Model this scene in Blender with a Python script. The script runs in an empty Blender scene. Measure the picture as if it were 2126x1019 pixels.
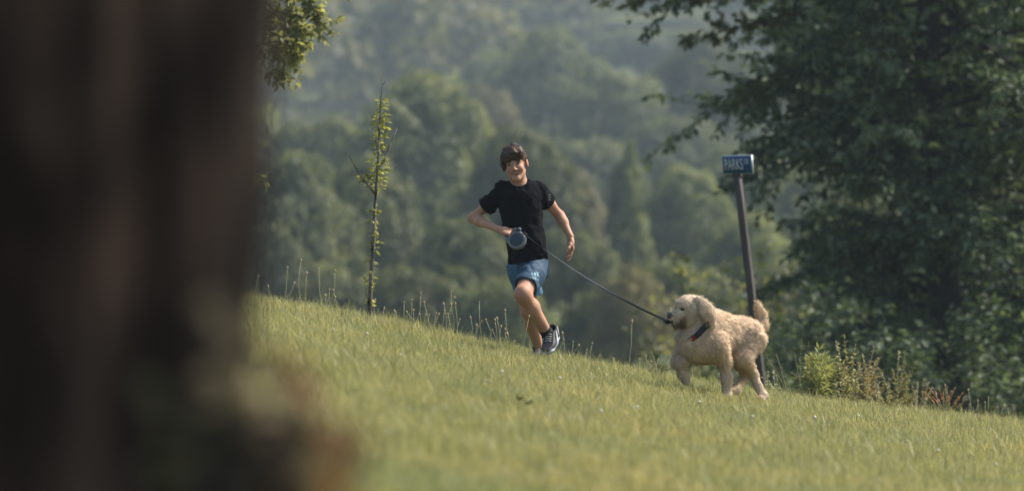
import bpy, math, random
import numpy as np
from mathutils import Vector, Matrix
from mathutils.bvhtree import BVHTree

SC = bpy.context.scene
COL = SC.collection
R = math.radians
random.seed(7)
RNG = np.random.default_rng(7)

# ------------------------------------------------------------------ camera
FPX = 2126 * 135 / 36          # focal length in photograph pixels
CAMZ = 1.0
D = 22.8                       # distance of the plane in focus
cam_data = bpy.data.cameras.new('camera')
cam_data.lens = 135; cam_data.sensor_width = 36; cam_data.sensor_fit = 'HORIZONTAL'
cam_data.clip_start = 0.1; cam_data.clip_end = 5000
cam_data.dof.use_dof = True
cam_data.dof.focus_distance = D - 0.35
cam_data.dof.aperture_fstop = 2.2
cam = bpy.data.objects.new('camera', cam_data); COL.objects.link(cam)
cam.location = (0, 0, CAMZ); cam.rotation_euler = (R(90), 0, 0)
SC.camera = cam

# ------------------------------------------------------------------ sky and sun
SUN_AZ, SUN_EL = R(67), R(46)          # azimuth from +Y towards +X
SUN_DIR = Vector((math.sin(SUN_AZ) * math.cos(SUN_EL), math.cos(SUN_AZ) * math.cos(SUN_EL), math.sin(SUN_EL)))
world = bpy.data.worlds.new('World'); SC.world = world; world.use_nodes = True
wn = world.node_tree.nodes; wl = world.node_tree.links
bg = wn['Background']
sky = wn.new('ShaderNodeTexSky'); sky.sky_type = 'NISHITA'; sky.sun_disc = False
sky.sun_elevation = SUN_EL; sky.sun_rotation = SUN_AZ
sky.air_density = 1.0; sky.dust_density = 2.5; sky.ozone_density = 1.0
wl.new(sky.outputs[0], bg.inputs[0]); bg.inputs[1].default_value = 0.12
sun_l = bpy.data.lights.new('sun', 'SUN'); sun_l.energy = 4.7; sun_l.angle = R(2.0); sun_l.color = (1.0, 0.92, 0.82)
sun = bpy.data.objects.new('sun', sun_l); COL.objects.link(sun)
sun.rotation_euler = (-SUN_DIR).to_track_quat('-Z', 'Y').to_euler()
sun.location = (20, 40, 40)
SC.view_settings.view_transform = 'Standard'; SC.view_settings.look = 'None'
SC.view_settings.gamma = 1; SC.view_settings.use_curve_mapping = False
SC.view_settings.exposure = 0.95
SC.cycles.use_denoising = True
SC.cycles.max_bounces = 8; SC.cycles.diffuse_bounces = 3; SC.cycles.glossy_bounces = 2
SC.cycles.transmission_bounces = 5; SC.cycles.transparent_max_bounces = 4; SC.cycles.volume_bounces = 1
SC.cycles.caustics_reflective = False; SC.cycles.caustics_refractive = False


def W(px, py, d):
    """the place at distance d that stands at photograph pixel (px, py)"""
    return Vector(((px - 1063) / FPX * d, d, CAMZ - (py - 509.5) / FPX * d))


# ------------------------------------------------------------------ small maths
def hash3(i, j, k, seed=0):
    n = (i.astype(np.int64) * 374761393 + j.astype(np.int64) * 668265263 + k.astype(np.int64) * 2147483647 + seed * 1274126177) & 0xffffffff
    n = ((n ^ (n >> 13)) * 1274126177) & 0xffffffff
    n = n ^ (n >> 16)
    return (n & 0xffff).astype(np.float32) / 65535.0


def noise3(x, y, z, seed=0):
    """value noise in -1..1"""
    x, y, z = np.broadcast_arrays(np.asarray(x, float), np.asarray(y, float), np.asarray(z, float))
    xi, yi, zi = np.floor(x).astype(np.int64), np.floor(y).astype(np.int64), np.floor(z).astype(np.int64)
    fx, fy, fz = x - xi, y - yi, z - zi
    fx, fy, fz = [f * f * (3 - 2 * f) for f in (fx, fy, fz)]
    r = 0
    for a in (0, 1):
        for b in (0, 1):
            for c in (0, 1):
                w = (fx if a else 1 - fx) * (fy if b else 1 - fy) * (fz if c else 1 - fz)
                r = r + w * hash3(xi + a, yi + b, zi + c, seed)
    return r * 2 - 1


def smoothstep(a, b, t):
    t = np.clip((t - a) / (b - a), 0, 1)
    return t * t * (3 - 2 * t)


# ------------------------------------------------------------------ objects
def tag(o, label=None, cat=None, group=None, kind=None):
    if label: o['label'] = label
    if cat: o['category'] = cat
    if group: o['group'] = group
    if kind: o['kind'] = kind
    return o


def empty(name, loc, label=None, cat=None, group=None):
    o = bpy.data.objects.new(name, None); COL.objects.link(o)
    o.location = loc; o.empty_display_size = 0.1
    return tag(o, label, cat, group)


def np_mesh(name, V, tris=None, quads=None, col=None, smooth=True):
    V = np.asarray(V, np.float32)
    me = bpy.data.meshes.new(name)
    me.vertices.add(len(V)); me.vertices.foreach_set('co', V.ravel())
    fl, st, n = [], [], 0
    if tris is not None and len(tris):
        t = np.asarray(tris, np.int32); fl.append(t.ravel()); st.append(np.arange(len(t)) * 3); n = len(t) * 3
    if quads is not None and len(quads):
        q = np.asarray(quads, np.int32); fl.append(q.ravel()); st.append(n + np.arange(len(q)) * 4)
    fl = np.concatenate(fl); st = np.concatenate(st).astype(np.int32)
    me.loops.add(len(fl)); me.loops.foreach_set('vertex_index', fl.astype(np.int32))
    me.polygons.add(len(st)); me.polygons.foreach_set('loop_start', st)
    me.update(calc_edges=True)
    if smooth:
        me.polygons.foreach_set('use_smooth', np.ones(len(st), bool))
    if col is not None:
        c = np.ones((len(V), 4), np.float32); c[:, :3] = col
        at = me.color_attributes.new('col', 'FLOAT_COLOR', 'POINT'); at.data.foreach_set('color', c.ravel())
    me.validate()
    return me


def obj(name, me, mat=None, parent=None, loc=None):
    o = bpy.data.objects.new(name, me); COL.objects.link(o)
    if mat is not None and not len(me.materials): me.materials.append(mat)
    if parent is not None: o.parent = parent
    if loc is not None: o.location = loc
    return o


class MB:
    """collects shapes into one mesh"""
    def __init__(s):
        s.v = []; s.t = []; s.q = []; s.c = []; s.n = 0

    def add(s, V, tris=(), quads=(), col=(1, 1, 1)):
        V = np.asarray(V, float).reshape(-1, 3)
        if len(tris): s.t.append(np.asarray(tris, int) + s.n)
        if len(quads): s.q.append(np.asarray(quads, int) + s.n)
        c = np.asarray(col, float)
        s.c.append(np.broadcast_to(c, V.shape) if c.ndim == 1 else c)
        s.v.append(V); s.n += len(V)

    def tube(s, pts, rad, n=8, col=(1, 1, 1), cap=True, flat=None):
        P = np.asarray([tuple(p) for p in pts], float); m = len(P)
        rad = np.broadcast_to(np.asarray(rad, float), (m,))
        T = np.gradient(P, axis=0); T /= np.linalg.norm(T, axis=1)[:, None] + 1e-12
        up = np.array([0.3, 0.5, 0.81]) if abs(T[0] @ np.array([0.3, 0.5, 0.81])) < 0.9 else np.array([1.0, 0, 0])
        V = []
        a = np.arange(n) / n * 2 * math.pi
        side = np.cross(T[0], up)
        for i in range(m):
            side = side - T[i] * (side @ T[i]); side /= np.linalg.norm(side) + 1e-12
            b = np.cross(T[i], side)
            f = 1.0 if flat is None else flat
            V.append(P[i] + rad[i] * (np.cos(a)[:, None] * side + f * np.sin(a)[:, None] * b))
        V = np.concatenate(V)
        i, j = np.meshgrid(np.arange(m - 1), np.arange(n), indexing='ij')
        i, j = i.ravel(), j.ravel(); j2 = (j + 1) % n
        Q = np.stack([i * n + j, i * n + j2, (i + 1) * n + j2, (i + 1) * n + j], 1)
        T_ = []
        if cap:
            V = np.concatenate([V, P[:1], P[-1:]]); c0, c1 = m * n, m * n + 1
            k = np.arange(n); k2 = (k + 1) % n
            T_ = np.concatenate([np.stack([np.full(n, c0), k2, k], 1), np.stack([np.full(n, c1), (m - 1) * n + k, (m - 1) * n + k2], 1)])
        s.add(V, T_, Q, col)

    def ball(s, c, r, M=None, n=10, col=(1, 1, 1)):
        a = np.linspace(0, math.pi, n // 2 + 2); b = np.arange(n) / n * 2 * math.pi
        V = np.array([[math.sin(p) * math.cos(t), math.sin(p) * math.sin(t), math.cos(p)] for p in a for t in b]) * np.asarray(r, float)
        if M is not None: V = V @ np.asarray(M, float).T
        V = V + np.asarray(tuple(c), float)
        Q = [[i * n + j, (i + 1) * n + j, (i + 1) * n + (j + 1) % n, i * n + (j + 1) % n] for i in range(len(a) - 1) for j in range(n)]
        s.add(V, (), Q, col)

    def lathe(s, prof, n=24, M=None, loc=(0, 0, 0), col=(1, 1, 1)):
        """prof: (radius, height) pairs round local z"""
        b = np.arange(n) / n * 2 * math.pi; m = len(prof)
        V = np.array([[r * math.cos(t), r * math.sin(t), h] for r, h in prof for t in b])
        if M is not None: V = V @ np.asarray(M, float).T
        V = V + np.asarray(tuple(loc), float)
        Q = [[i * n + j, i * n + (j + 1) % n, (i + 1) * n + (j + 1) % n, (i + 1) * n + j] for i in range(m - 1) for j in range(n)]
        s.add(V, (), Q, col)

    def box(s, c, half, M=None, col=(1, 1, 1)):
        V = np.array([[x, y, z] for x in (-1, 1) for y in (-1, 1) for z in (-1, 1)], float) * np.asarray(half, float)
        if M is not None: V = V @ np.asarray(M, float).T
        V = V + np.asarray(tuple(c), float)
        s.add(V, (), [[0, 1, 3, 2], [4, 6, 7, 5], [0, 4, 5, 1], [2, 3, 7, 6], [0, 2, 6, 4], [1, 5, 7, 3]], col)

    def mesh(s, name, smooth=True):
        return np_mesh(name, np.concatenate(s.v), np.concatenate(s.t) if s.t else None, np.concatenate(s.q) if s.q else None, np.concatenate(s.c), smooth)

    def build(s, name, mat, parent=None, base=None, smooth=True):
        me = s.mesh(name, smooth)
        if base is not None:
            me.transform(Matrix.Translation(-Vector(base)))
        return obj(name, me, mat, parent)


def basis(z, x=None):
    """3x3 with columns x, y, z"""
    z = np.asarray(tuple(z), float); z = z / np.linalg.norm(z)
    x = np.asarray(tuple(x), float) if x is not None else (np.array([1.0, 0, 0]) if abs(z[0]) < 0.8 else np.array([0, 1.0, 0]))
    x = x - z * (x @ z); x /= np.linalg.norm(x)
    return np.stack([x, np.cross(z, x), z], 1)


# ------------------------------------------------------------------ solid shapes from distance fields
class Field:
    def __init__(s, lo, hi, h):
        s.lo = np.asarray(lo, float); s.h = h
        s.shape = tuple(np.ceil((np.asarray(hi, float) - s.lo) / h).astype(int) + 1)
        s.g = np.full(s.shape, 1.0, np.float32)

    def _reg(s, lo, hi, pad):
        a = np.clip(np.floor((np.asarray(lo) - pad - s.lo) / s.h).astype(int), 0, None)
        b = np.minimum(np.ceil((np.asarray(hi) + pad - s.lo) / s.h).astype(int) + 1, s.shape)
        if (b <= a).any(): return None, None
        ax = [(np.arange(a[i], b[i]) * s.h + s.lo[i]).astype(np.float32) for i in range(3)]
        return tuple(slice(a[i], b[i]) for i in range(3)), (ax[0][:, None, None], ax[1][None, :, None], ax[2][None, None, :])

    def _op(s, fn, lo, hi, k, sub):
        sl, P = s._reg(lo, hi, k + 3 * s.h)
        if sl is None: return
        d = fn(*P); g = s.g[sl]
        if sub:
            a, b = -g, d
        else:
            a, b = g, d
        m = np.minimum(a, b)
        if k > 0:
            hh = np.maximum(k - np.abs(a - b), 0) / k
            m = m - hh * hh * k * 0.25
        s.g[sl] = -m if sub else m

    def cap(s, a, b, r1, r2=None, k=0.02, ax=None, sc=1.0, sub=False):
        a = np.asarray(tuple(a), float); b = np.asarray(tuple(b), float); r2 = r1 if r2 is None else r2
        ba = b - a; L2 = max(ba @ ba, 1e-12)
        if ax is not None: ax = np.asarray(tuple(ax), float); ax = ax / np.linalg.norm(ax)

        def fn(X, Y, Z):
            px, py, pz = X - a[0], Y - a[1], Z - a[2]
            t = np.clip((px * ba[0] + py * ba[1] + pz * ba[2]) / L2, 0, 1)
            qx, qy, qz = px - t * ba[0], py - t * ba[1], pz - t * ba[2]
            q2 = qx * qx + qy * qy + qz * qz
            if ax is not None:
                e = qx * ax[0] + qy * ax[1] + qz * ax[2]
                q2 = q2 + (sc * sc - 1) * e * e
            d = np.sqrt(np.maximum(q2, 0)) - (r1 + (r2 - r1) * t)
            return d
        r = max(r1, r2)
        s._op(fn, np.minimum(a, b) - r, np.maximum(a, b) + r, k, sub)

    def ell(s, c, r, M=None, k=0.02, sub=False):
        c = np.asarray(tuple(c), float); r = np.asarray(r, float); M = np.eye(3) if M is None else np.asarray(M, float)

        def fn(X, Y, Z):
            p = [X - c[0], Y - c[1], Z - c[2]]
            q = [(p[0] * M[0, i] + p[1] * M[1, i] + p[2] * M[2, i]) for i in range(3)]
            k0 = np.sqrt(sum((q[i] / r[i]) ** 2 for i in range(3))) + 1e-6
            k1 = np.sqrt(sum((q[i] / r[i] ** 2) ** 2 for i in range(3))) + 1e-6
            return k0 * (k0 - 1) / k1
        m = r.max()
        s._op(fn, c - m, c + m, k, sub)

    def plane(s, p, n, k=0.004):
        """cut away what lies on the side n points to"""
        p = np.asarray(tuple(p), float); n = np.asarray(tuple(n), float); n = n / np.linalg.norm(n)
        X, Y, Z = s._reg(s.lo, s.lo + np.array(s.shape) * s.h, 0)[1]
        d = (X - p[0]) * n[0] + (Y - p[1]) * n[1] + (Z - p[2]) * n[2]
        s.g = np.maximum(s.g, d.astype(np.float32))

    def cut_local(s, p, n, radius):
        """the same, but only within radius of p"""
        p = np.asarray(tuple(p), float); n = np.asarray(tuple(n), float); n = n / np.linalg.norm(n)
        sl, (X, Y, Z) = s._reg(p - radius, p + radius, 0)
        d = (X - p[0]) * n[0] + (Y - p[1]) * n[1] + (Z - p[2]) * n[2]
        inr = ((X - p[0]) ** 2 + (Y - p[1]) ** 2 + (Z - p[2]) ** 2) < radius ** 2
        s.g[sl] = np.where(inr, np.maximum(s.g[sl], d), s.g[sl])

    def wrinkle(s, fn, band=0.03):
        I = np.nonzero(np.abs(s.g) < band)
        P = np.stack(I, 1) * s.h + s.lo
        s.g[I] += fn(P[:, 0], P[:, 1], P[:, 2]).astype(np.float32)

    def arrays(s):
        g = s.g; ins = g < 0
        c = np.zeros(tuple(np.array(s.shape) - 1), np.uint8)
        for a in (0, 1):
            for b in (0, 1):
                for d in (0, 1):
                    c += ins[a:s.shape[0] - 1 + a, b:s.shape[1] - 1 + b, d:s.shape[2] - 1 + d]
        act = (c > 0) & (c < 8)
        I = np.stack(np.nonzero(act), 1)
        idx = np.full(c.shape, -1, np.int32); idx[tuple(I.T)] = np.arange(len(I))
        cor = {}
        for a in (0, 1):
            for b in (0, 1):
                for d in (0, 1):
                    cor[(a, b, d)] = g[I[:, 0] + a, I[:, 1] + b, I[:, 2] + d]
        acc = np.zeros((len(I), 3)); cnt = np.zeros(len(I))
        keys = list(cor)
        for u in keys:
            for ax in range(3):
                if u[ax] == 0:
                    w = list(u); w[ax] = 1; w = tuple(w)
                    va, vb = cor[u], cor[w]
                    m = (va < 0) != (vb < 0)
                    t = np.where(m, va / np.where(np.abs(va - vb) < 1e-9, 1e-9, va - vb), 0)
                    p = np.tile(np.array(u, float), (len(I), 1)); p[:, ax] += t
                    acc += p * m[:, None]; cnt += m
        V = (I + acc / np.maximum(cnt, 1)[:, None]) * s.h + s.lo
        Q = []
        for ax in range(3):
            o1, o2 = (ax + 1) % 3, (ax + 2) % 3
            sl0 = [slice(None)] * 3; sl1 = [slice(None)] * 3
            sl0[ax] = slice(0, -1); sl1[ax] = slice(1, None)
            sg = ins[tuple(sl0)].astype(np.int8) - ins[tuple(sl1)].astype(np.int8)
            E = np.stack(np.nonzero(sg), 1)
            ok = (E[:, o1] > 0) & (E[:, o2] > 0) & (E[:, o1] < s.shape[o1] - 1) & (E[:, o2] < s.shape[o2] - 1)
            E = E[ok]; sv = sg[tuple(E.T)]
            def cell(d1, d2):
                K = E.copy(); K[:, o1] -= d1; K[:, o2] -= d2
                return idx[tuple(K.T)]
            q = np.stack([cell(1, 1), cell(0, 1), cell(0, 0), cell(1, 0)], 1)
            q[sv < 0] = q[sv < 0][:, ::-1]
            Q.append(q)
        return V, np.concatenate(Q)

    def mesh(s, name, col=None, base=None):
        V, Q = s.arrays()
        if col is not None: col = col(V)
        if base is not None: V = V - np.asarray(tuple(base))
        return np_mesh(name, V, None, Q, col)


# ------------------------------------------------------------------ materials
def new_mat(name):
    m = bpy.data.materials.new(name); m.use_nodes = True
    return m, m.node_tree.nodes, m.node_tree.links, m.node_tree.nodes['Principled BSDF']


def plain(name, col, rough=0.6, var=0.15, scale=30, bump=0.0, spec=0.3, metal=0.0, coord='Object', stretch=None, detail=5):
    """a colour that varies a little, with fine relief"""
    m, N, L, P = new_mat(name)
    tc = N.new('ShaderNodeTexCoord'); no = N.new('ShaderNodeTexNoise'); no.inputs['Scale'].default_value = scale; no.inputs['Detail'].default_value = detail
    src = tc.outputs[coord]
    if stretch:
        mp = N.new('ShaderNodeMapping'); mp.inputs['Scale'].default_value = stretch; L.new(src, mp.inputs[0]); src = mp.outputs[0]
    L.new(src, no.inputs['Vector'])
    rp = N.new('ShaderNodeValToRGB')
    rp.color_ramp.elements[0].position = 0.3; rp.color_ramp.elements[1].position = 0.7
    rp.color_ramp.elements[0].color = (*[c * (1 - var) for c in col], 1); rp.color_ramp.elements[1].color = (*[min(1, c * (1 + var)) for c in col], 1)
    L.new(no.outputs['Fac'], rp.inputs[0]); L.new(rp.outputs[0], P.inputs['Base Color'])
    P.inputs['Roughness'].default_value = rough; P.inputs['Specular IOR Level'].default_value = spec; P.inputs['Metallic'].default_value = metal
    if bump:
        b = N.new('ShaderNodeBump'); b.inputs['Strength'].default_value = bump; b.inputs['Distance'].default_value = 0.01
        L.new(no.outputs['Fac'], b.inputs['Height']); L.new(b.outputs[0], P.inputs['Normal'])
    return m


def attr_mat(name, rough=0.6, spec=0.3, trans=0.0, tcol=(1, 1, 1), bump=0.0, bscale=200, per_object=0.0, gain=1.0, patch=None):
    """colour from the mesh's own colour attribute; trans = share of light let through (leaves, blades)"""
    m, N, L, P = new_mat(name)
    at = N.new('ShaderNodeAttribute'); at.attribute_name = 'col'
    src = at.outputs['Color']
    if per_object:
        oi = N.new('ShaderNodeObjectInfo'); hs = N.new('ShaderNodeHueSaturation')
        mr = N.new('ShaderNodeMapRange'); mr.inputs['To Min'].default_value = 1 - per_object; mr.inputs['To Max'].default_value = 1 + per_object
        L.new(oi.outputs['Random'], mr.inputs[0]); L.new(mr.outputs[0], hs.inputs['Value'])
        L.new(src, hs.inputs['Color']); src = hs.outputs[0]
    if patch:
        ge = N.new('ShaderNodeNewGeometry'); no = N.new('ShaderNodeTexNoise'); no.inputs['Scale'].default_value = patch[0]; no.inputs['Detail'].default_value = 4
        L.new(ge.outputs['Position'], no.inputs['Vector'])
        rp = N.new('ShaderNodeValToRGB'); rp.color_ramp.elements[0].position = 0.35; rp.color_ramp.elements[1].position = 0.65
        rp.color_ramp.elements[0].color = (*patch[1], 1); rp.color_ramp.elements[1].color = (*patch[2], 1)
        L.new(no.outputs['Fac'], rp.inputs[0])
        mx = N.new('ShaderNodeMix'); mx.data_type = 'RGBA'; mx.blend_type = 'MULTIPLY'; mx.inputs[0].default_value = 1
        L.new(src, mx.inputs[6]); L.new(rp.outputs[0], mx.inputs[7]); src = mx.outputs[2]
    L.new(src, P.inputs['Base Color'])
    P.inputs['Roughness'].default_value = rough; P.inputs['Specular IOR Level'].default_value = spec
    if bump:
        tc = N.new('ShaderNodeTexCoord'); no = N.new('ShaderNodeTexNoise'); no.inputs['Scale'].default_value = bscale
        L.new(tc.outputs['Object'], no.inputs['Vector'])
        b = N.new('ShaderNodeBump'); b.inputs['Strength'].default_value = bump; b.inputs['Distance'].default_value = 0.005
        L.new(no.outputs['Fac'], b.inputs['Height']); L.new(b.outputs[0], P.inputs['Normal'])
    if trans:
        tr = N.new('ShaderNodeBsdfTranslucent'); mm = N.new('ShaderNodeMix'); mm.data_type = 'RGBA'; mm.blend_type = 'MULTIPLY'; mm.inputs[0].default_value = 1
        mm.inputs[7].default_value = (*tcol, 1); L.new(src, mm.inputs[6]); L.new(mm.outputs[2], tr.inputs[0])
        ms = N.new('ShaderNodeMixShader'); ms.inputs[0].default_value = trans
        L.new(P.outputs[0], ms.inputs[1]); L.new(tr.outputs[0], ms.inputs[2])
        L.new(ms.outputs[0], N['Material Output'].inputs['Surface'])
    return m


def bark_mat(name, dark, light, scale=8, bump=0.6, moss=None):
    m, N, L, P = new_mat(name)
    tc = N.new('ShaderNodeTexCoord'); mp = N.new('ShaderNodeMapping'); mp.inputs['Scale'].default_value = (1, 1, 0.25)
    L.new(tc.outputs['Object'], mp.inputs[0])
    no = N.new('ShaderNodeTexNoise'); no.inputs['Scale'].default_value = scale; no.inputs['Detail'].default_value = 8; no.inputs['Roughness'].default_value = 0.65
    L.new(mp.outputs[0], no.inputs['Vector'])
    rp = N.new('ShaderNodeValToRGB'); rp.color_ramp.elements[0].position = 0.35; rp.color_ramp.elements[1].position = 0.68
    rp.color_ramp.elements[0].color = (*dark, 1); rp.color_ramp.elements[1].color = (*light, 1)
    L.new(no.outputs['Fac'], rp.inputs[0]); src = rp.outputs[0]
    if moss is not None:
        n2 = N.new('ShaderNodeTexNoise'); n2.inputs['Scale'].default_value = 3.2; n2.inputs['Detail'].default_value = 5; L.new(tc.outputs['Object'], n2.inputs['Vector'])
        r2 = N.new('ShaderNodeValToRGB'); r2.color_ramp.elements[0].position = 0.36; r2.color_ramp.elements[1].position = 0.64
        r2.color_ramp.elements[0].color = (*moss[0], 1); r2.color_ramp.elements[1].color = (*moss[1], 1); L.new(n2.outputs['Fac'], r2.inputs[0])
        mx = N.new('ShaderNodeMix'); mx.data_type = 'RGBA'; mx.blend_type = 'MULTIPLY'; mx.inputs[0].default_value = 1; L.new(src, mx.inputs[6]); L.new(r2.outputs[0], mx.inputs[7]); src = mx.outputs[2]
    L.new(src, P.inputs['Base Color'])
    P.inputs['Roughness'].default_value = 0.9; P.inputs['Specular IOR Level'].default_value = 0.15
    b = N.new('ShaderNodeBump'); b.inputs['Strength'].default_value = bump; b.inputs['Distance'].default_value = 0.02
    L.new(no.outputs['Fac'], b.inputs['Height']); L.new(b.outputs[0], P.inputs['Normal'])
    return m
# ------------------------------------------------------------------ ground
_cpx = np.array([-400, 300, 520, 768, 1000, 1140, 1300, 1450, 1600, 1800, 2126, 2700, 4000.])
_cpy = np.array([520, 598, 634, 677, 729, 754, 784, 810, 834, 860, 899, 960, 1060.])
_cx = (_cpx - 1063) / FPX * D
_cz = CAMZ - (_cpy - 509.5) / FPX * D
_fy = np.array([-60, 22.8, 60, 100, 125, 170, 230, 300, 400, 500, 650, 850, 1000.])
_gy = np.linspace(19, 70, 600)
_slope = 0.009 - 0.165 * smoothstep(21.8, 28, _gy)
_gz = np.concatenate([[0], np.cumsum((_slope[1:] + _slope[:-1]) / 2 * np.diff(_gy))])
_gz -= np.interp(22.8, _gy, _gz)


def ground_z(x, y):
    x = np.asarray(x, float); y = np.asarray(y, float)
    prof = np.interp(x, _cx, _cz)
    near = prof + np.where(y < 19, _gz[0] + (y - 19) * 0.009, np.interp(y, _gy, _gz))
    near = near + 0.012 * noise3(x * 1.3, y * 1.3, 0.5 + 0 * x, 3) * smoothstep(3, 6, y)
    far = np.interp(y, [60, 100, 130, 175, 230, 300, 400, 500, 650, 850, 1000],
                    [-6.0, -11.5, -11, -7, -2, 4, 15, 31, 58, 105, 118]) + 1.2 * noise3(x / 30, y / 30, 0 * x, 5) + np.abs(x) ** 1.2 * 0.02
    w = smoothstep(45, 75, y)
    return near * (1 - w) + far * w


def ground_at(px, d):
    x = (px - 1063) / FPX * d
    return Vector((x, d, float(ground_z(x, d))))


_ys = np.concatenate([np.linspace(-60, 0, 8)[:-1], np.linspace(0, 30, 121)[:-1], np.linspace(30, 80, 60)[:-1], np.linspace(80, 1000, 100)])
_u = np.concatenate([-np.geomspace(500, 5, 30), np.linspace(-4.9, 5.9, 90), np.geomspace(6, 500, 30)])
_gx, _gyy = np.meshgrid(_u, _ys)
_V = np.stack([_gx, _gyy, ground_z(_gx, _gyy)], -1).reshape(-1, 3)
_nx = len(_u); _i, _j = np.meshgrid(np.arange(len(_ys) - 1), np.arange(_nx - 1), indexing='ij'); _i, _j = _i.ravel(), _j.ravel()
_Q = np.stack([_i * _nx + _j, _i * _nx + _j + 1, (_i + 1) * _nx + _j + 1, (_i + 1) * _nx + _j], 1)
M_ground = plain('meadow_soil', (0.075, 0.085, 0.028), rough=0.95, var=0.35, scale=6, bump=0.5, spec=0.1)
tag(obj('ground', np_mesh('ground', _V, None, _Q), M_ground), 'grassy hillside and wooded valley ground', None, kind='structure')


# ------------------------------------------------------------------ grass
M_grass = attr_mat('grass_blades', rough=0.5, spec=0.35, trans=0.45, tcol=(1.08, 1.05, 0.68), patch=(1.3, (0.78, 0.87, 0.82), (1.12, 1.05, 0.96)))


def blade_arrays(n, rad, hmin, hmax, wid, rng, tall=0.06):
    r = rad * np.sqrt(rng.random(n)); a = rng.random(n) * 6.283
    P = np.stack([r * np.cos(a), r * np.sin(a), np.full(n, -0.012)], 1)
    h = hmin + (hmax - hmin) * rng.random(n) ** 1.3
    h = np.where(rng.random(n) < tall, h * 1.75, h)
    b = rng.random(n) * 6.283; lean = 0.10 + 0.75 * rng.random(n) ** 1.4
    dirv = np.stack([np.cos(b), np.sin(b), 0 * b], 1)
    f = rng.random(n) * 6.283; side = np.stack([np.cos(f), np.sin(f), 0 * f], 1)
    w = wid * (0.6 + 0.8 * rng.random(n))
    V = []
    for t, ww in ((0, 1.0), (0.4, 0.95), (0.75, 0.6), (1.0, 0)):
        c = P + np.stack([0 * h, 0 * h, h * t * (1 - 0.25 * lean * t)], 1) + dirv * (h * lean * t ** 2)[:, None]
        if ww:
            V += [c - side * (w * ww / 2)[:, None], c + side * (w * ww / 2)[:, None]]
        else:
            V.append(c)
    V = np.stack(V, 1)
    k = np.arange(n)[:, None] * 7
    q = np.concatenate([k + [0, 1, 3, 2], k + [2, 3, 5, 4]]); t = k + [4, 5, 6]
    g = rng.random((n, 1))
    c0, c1 = np.array([0.195, 0.212, 0.095]), np.array([0.405, 0.385, 0.205])
    col = c0 + (c1 - c0) * g
    dry = rng.random((n, 1)) < 0.13
    col = np.where(dry, np.array([0.45, 0.40, 0.25]) * (0.8 + 0.4 * rng.random((n, 1))), col)
    col = np.repeat(col[:, None, :], 7, 1)
    return V.reshape(-1, 3), t, q, col.reshape(-1, 3)


clumps = bpy.data.collections.new('grass_clump_sources')
for k in range(7):
    rg = np.random.default_rng(100 + k)
    V, t, q, c = blade_arrays(130, 0.13, 0.026, 0.070 + 0.008 * (k % 3), 0.0029, rg, tall=0.08 + 0.03 * (k % 2))
    me = np_mesh('grass_clump', V, t, q, c, smooth=False); me.materials.append(M_grass)
    o = bpy.data.objects.new('grass_clump', me); clumps.objects.link(o)


def scatter(n, ylo, yhi, margin):
    y = np.sqrt(RNG.random(n) * (yhi ** 2 - ylo ** 2) + ylo ** 2)
    hw = 0.1335 * y + margin
    x = (RNG.random(n) * 2 - 1) * hw
    return x, y


_x1, _y1 = scatter(4200, 4.0, 14, 1.4)
_x2, _y2 = scatter(9800, 14, 27.5, 1.6)
_gxx = np.concatenate([_x1, _x2]); _gyy2 = np.concatenate([_y1, _y2])
_pz = ground_z(_gxx, _gyy2)
pm = np_mesh('grass', np.stack([_gxx, _gyy2, _pz], 1), np.zeros((0, 3), int), np.zeros((0, 4), int)) if False else bpy.data.meshes.new('grass')
pm.vertices.add(len(_gxx)); pm.vertices.foreach_set('co', np.stack([_gxx, _gyy2, _pz], 1).astype(np.float32).ravel())
_a = pm.attributes.new('rot', 'FLOAT', 'POINT'); _a.data.foreach_set('value', (RNG.random(len(_gxx)) * 6.283).astype(np.float32))
_sc = 0.75 + 0.45 * RNG.random(len(_gxx)) + 0.22 * noise3(_gxx * 1.1, _gyy2 * 0.7, 0 * _gxx, 9)
_a = pm.attributes.new('size', 'FLOAT', 'POINT'); _a.data.foreach_set('value', _sc.astype(np.float32))
_a = pm.attributes.new('pick', 'INT', 'POINT'); _a.data.foreach_set('value', RNG.integers(0, 7, len(_gxx)).astype(np.int32))
grass = obj('grass', pm, M_grass)
tag(grass, 'sunlit yellow-green meadow grass covering the slope', 'grass', kind='stuff')
ng = bpy.data.node_groups.new('grass_nodes', 'GeometryNodeTree')
ng.interface.new_socket('Geometry', in_out='INPUT', socket_type='NodeSocketGeometry')
ng.interface.new_socket('Geometry', in_out='OUTPUT', socket_type='NodeSocketGeometry')
gi = ng.nodes.new('NodeGroupInput'); go = ng.nodes.new('NodeGroupOutput')
ci = ng.nodes.new('GeometryNodeCollectionInfo'); ci.inputs[0].default_value = clumps; ci.inputs['Separate Children'].default_value = True; ci.inputs['Reset Children'].default_value = True
ip = ng.nodes.new('GeometryNodeInstanceOnPoints'); ip.inputs['Pick Instance'].default_value = True


def named(nm, ty):
    n = ng.nodes.new('GeometryNodeInputNamedAttribute'); n.data_type = ty; n.inputs[0].default_value = nm
    return n.outputs[0]


cx = ng.nodes.new('ShaderNodeCombineXYZ'); ng.links.new(named('rot', 'FLOAT'), cx.inputs[2])
ng.links.new(gi.outputs[0], ip.inputs['Points']); ng.links.new(ci.outputs[0], ip.inputs['Instance'])
ng.links.new(cx.outputs[0], ip.inputs['Rotation']); ng.links.new(named('size', 'FLOAT'), ip.inputs['Scale']); ng.links.new(named('pick', 'INT'), ip.inputs['Instance Index'])
ng.links.new(ip.outputs[0], go.inputs[0])
md = grass.modifiers.new('grass', 'NODES'); md.node_group = ng


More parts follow.
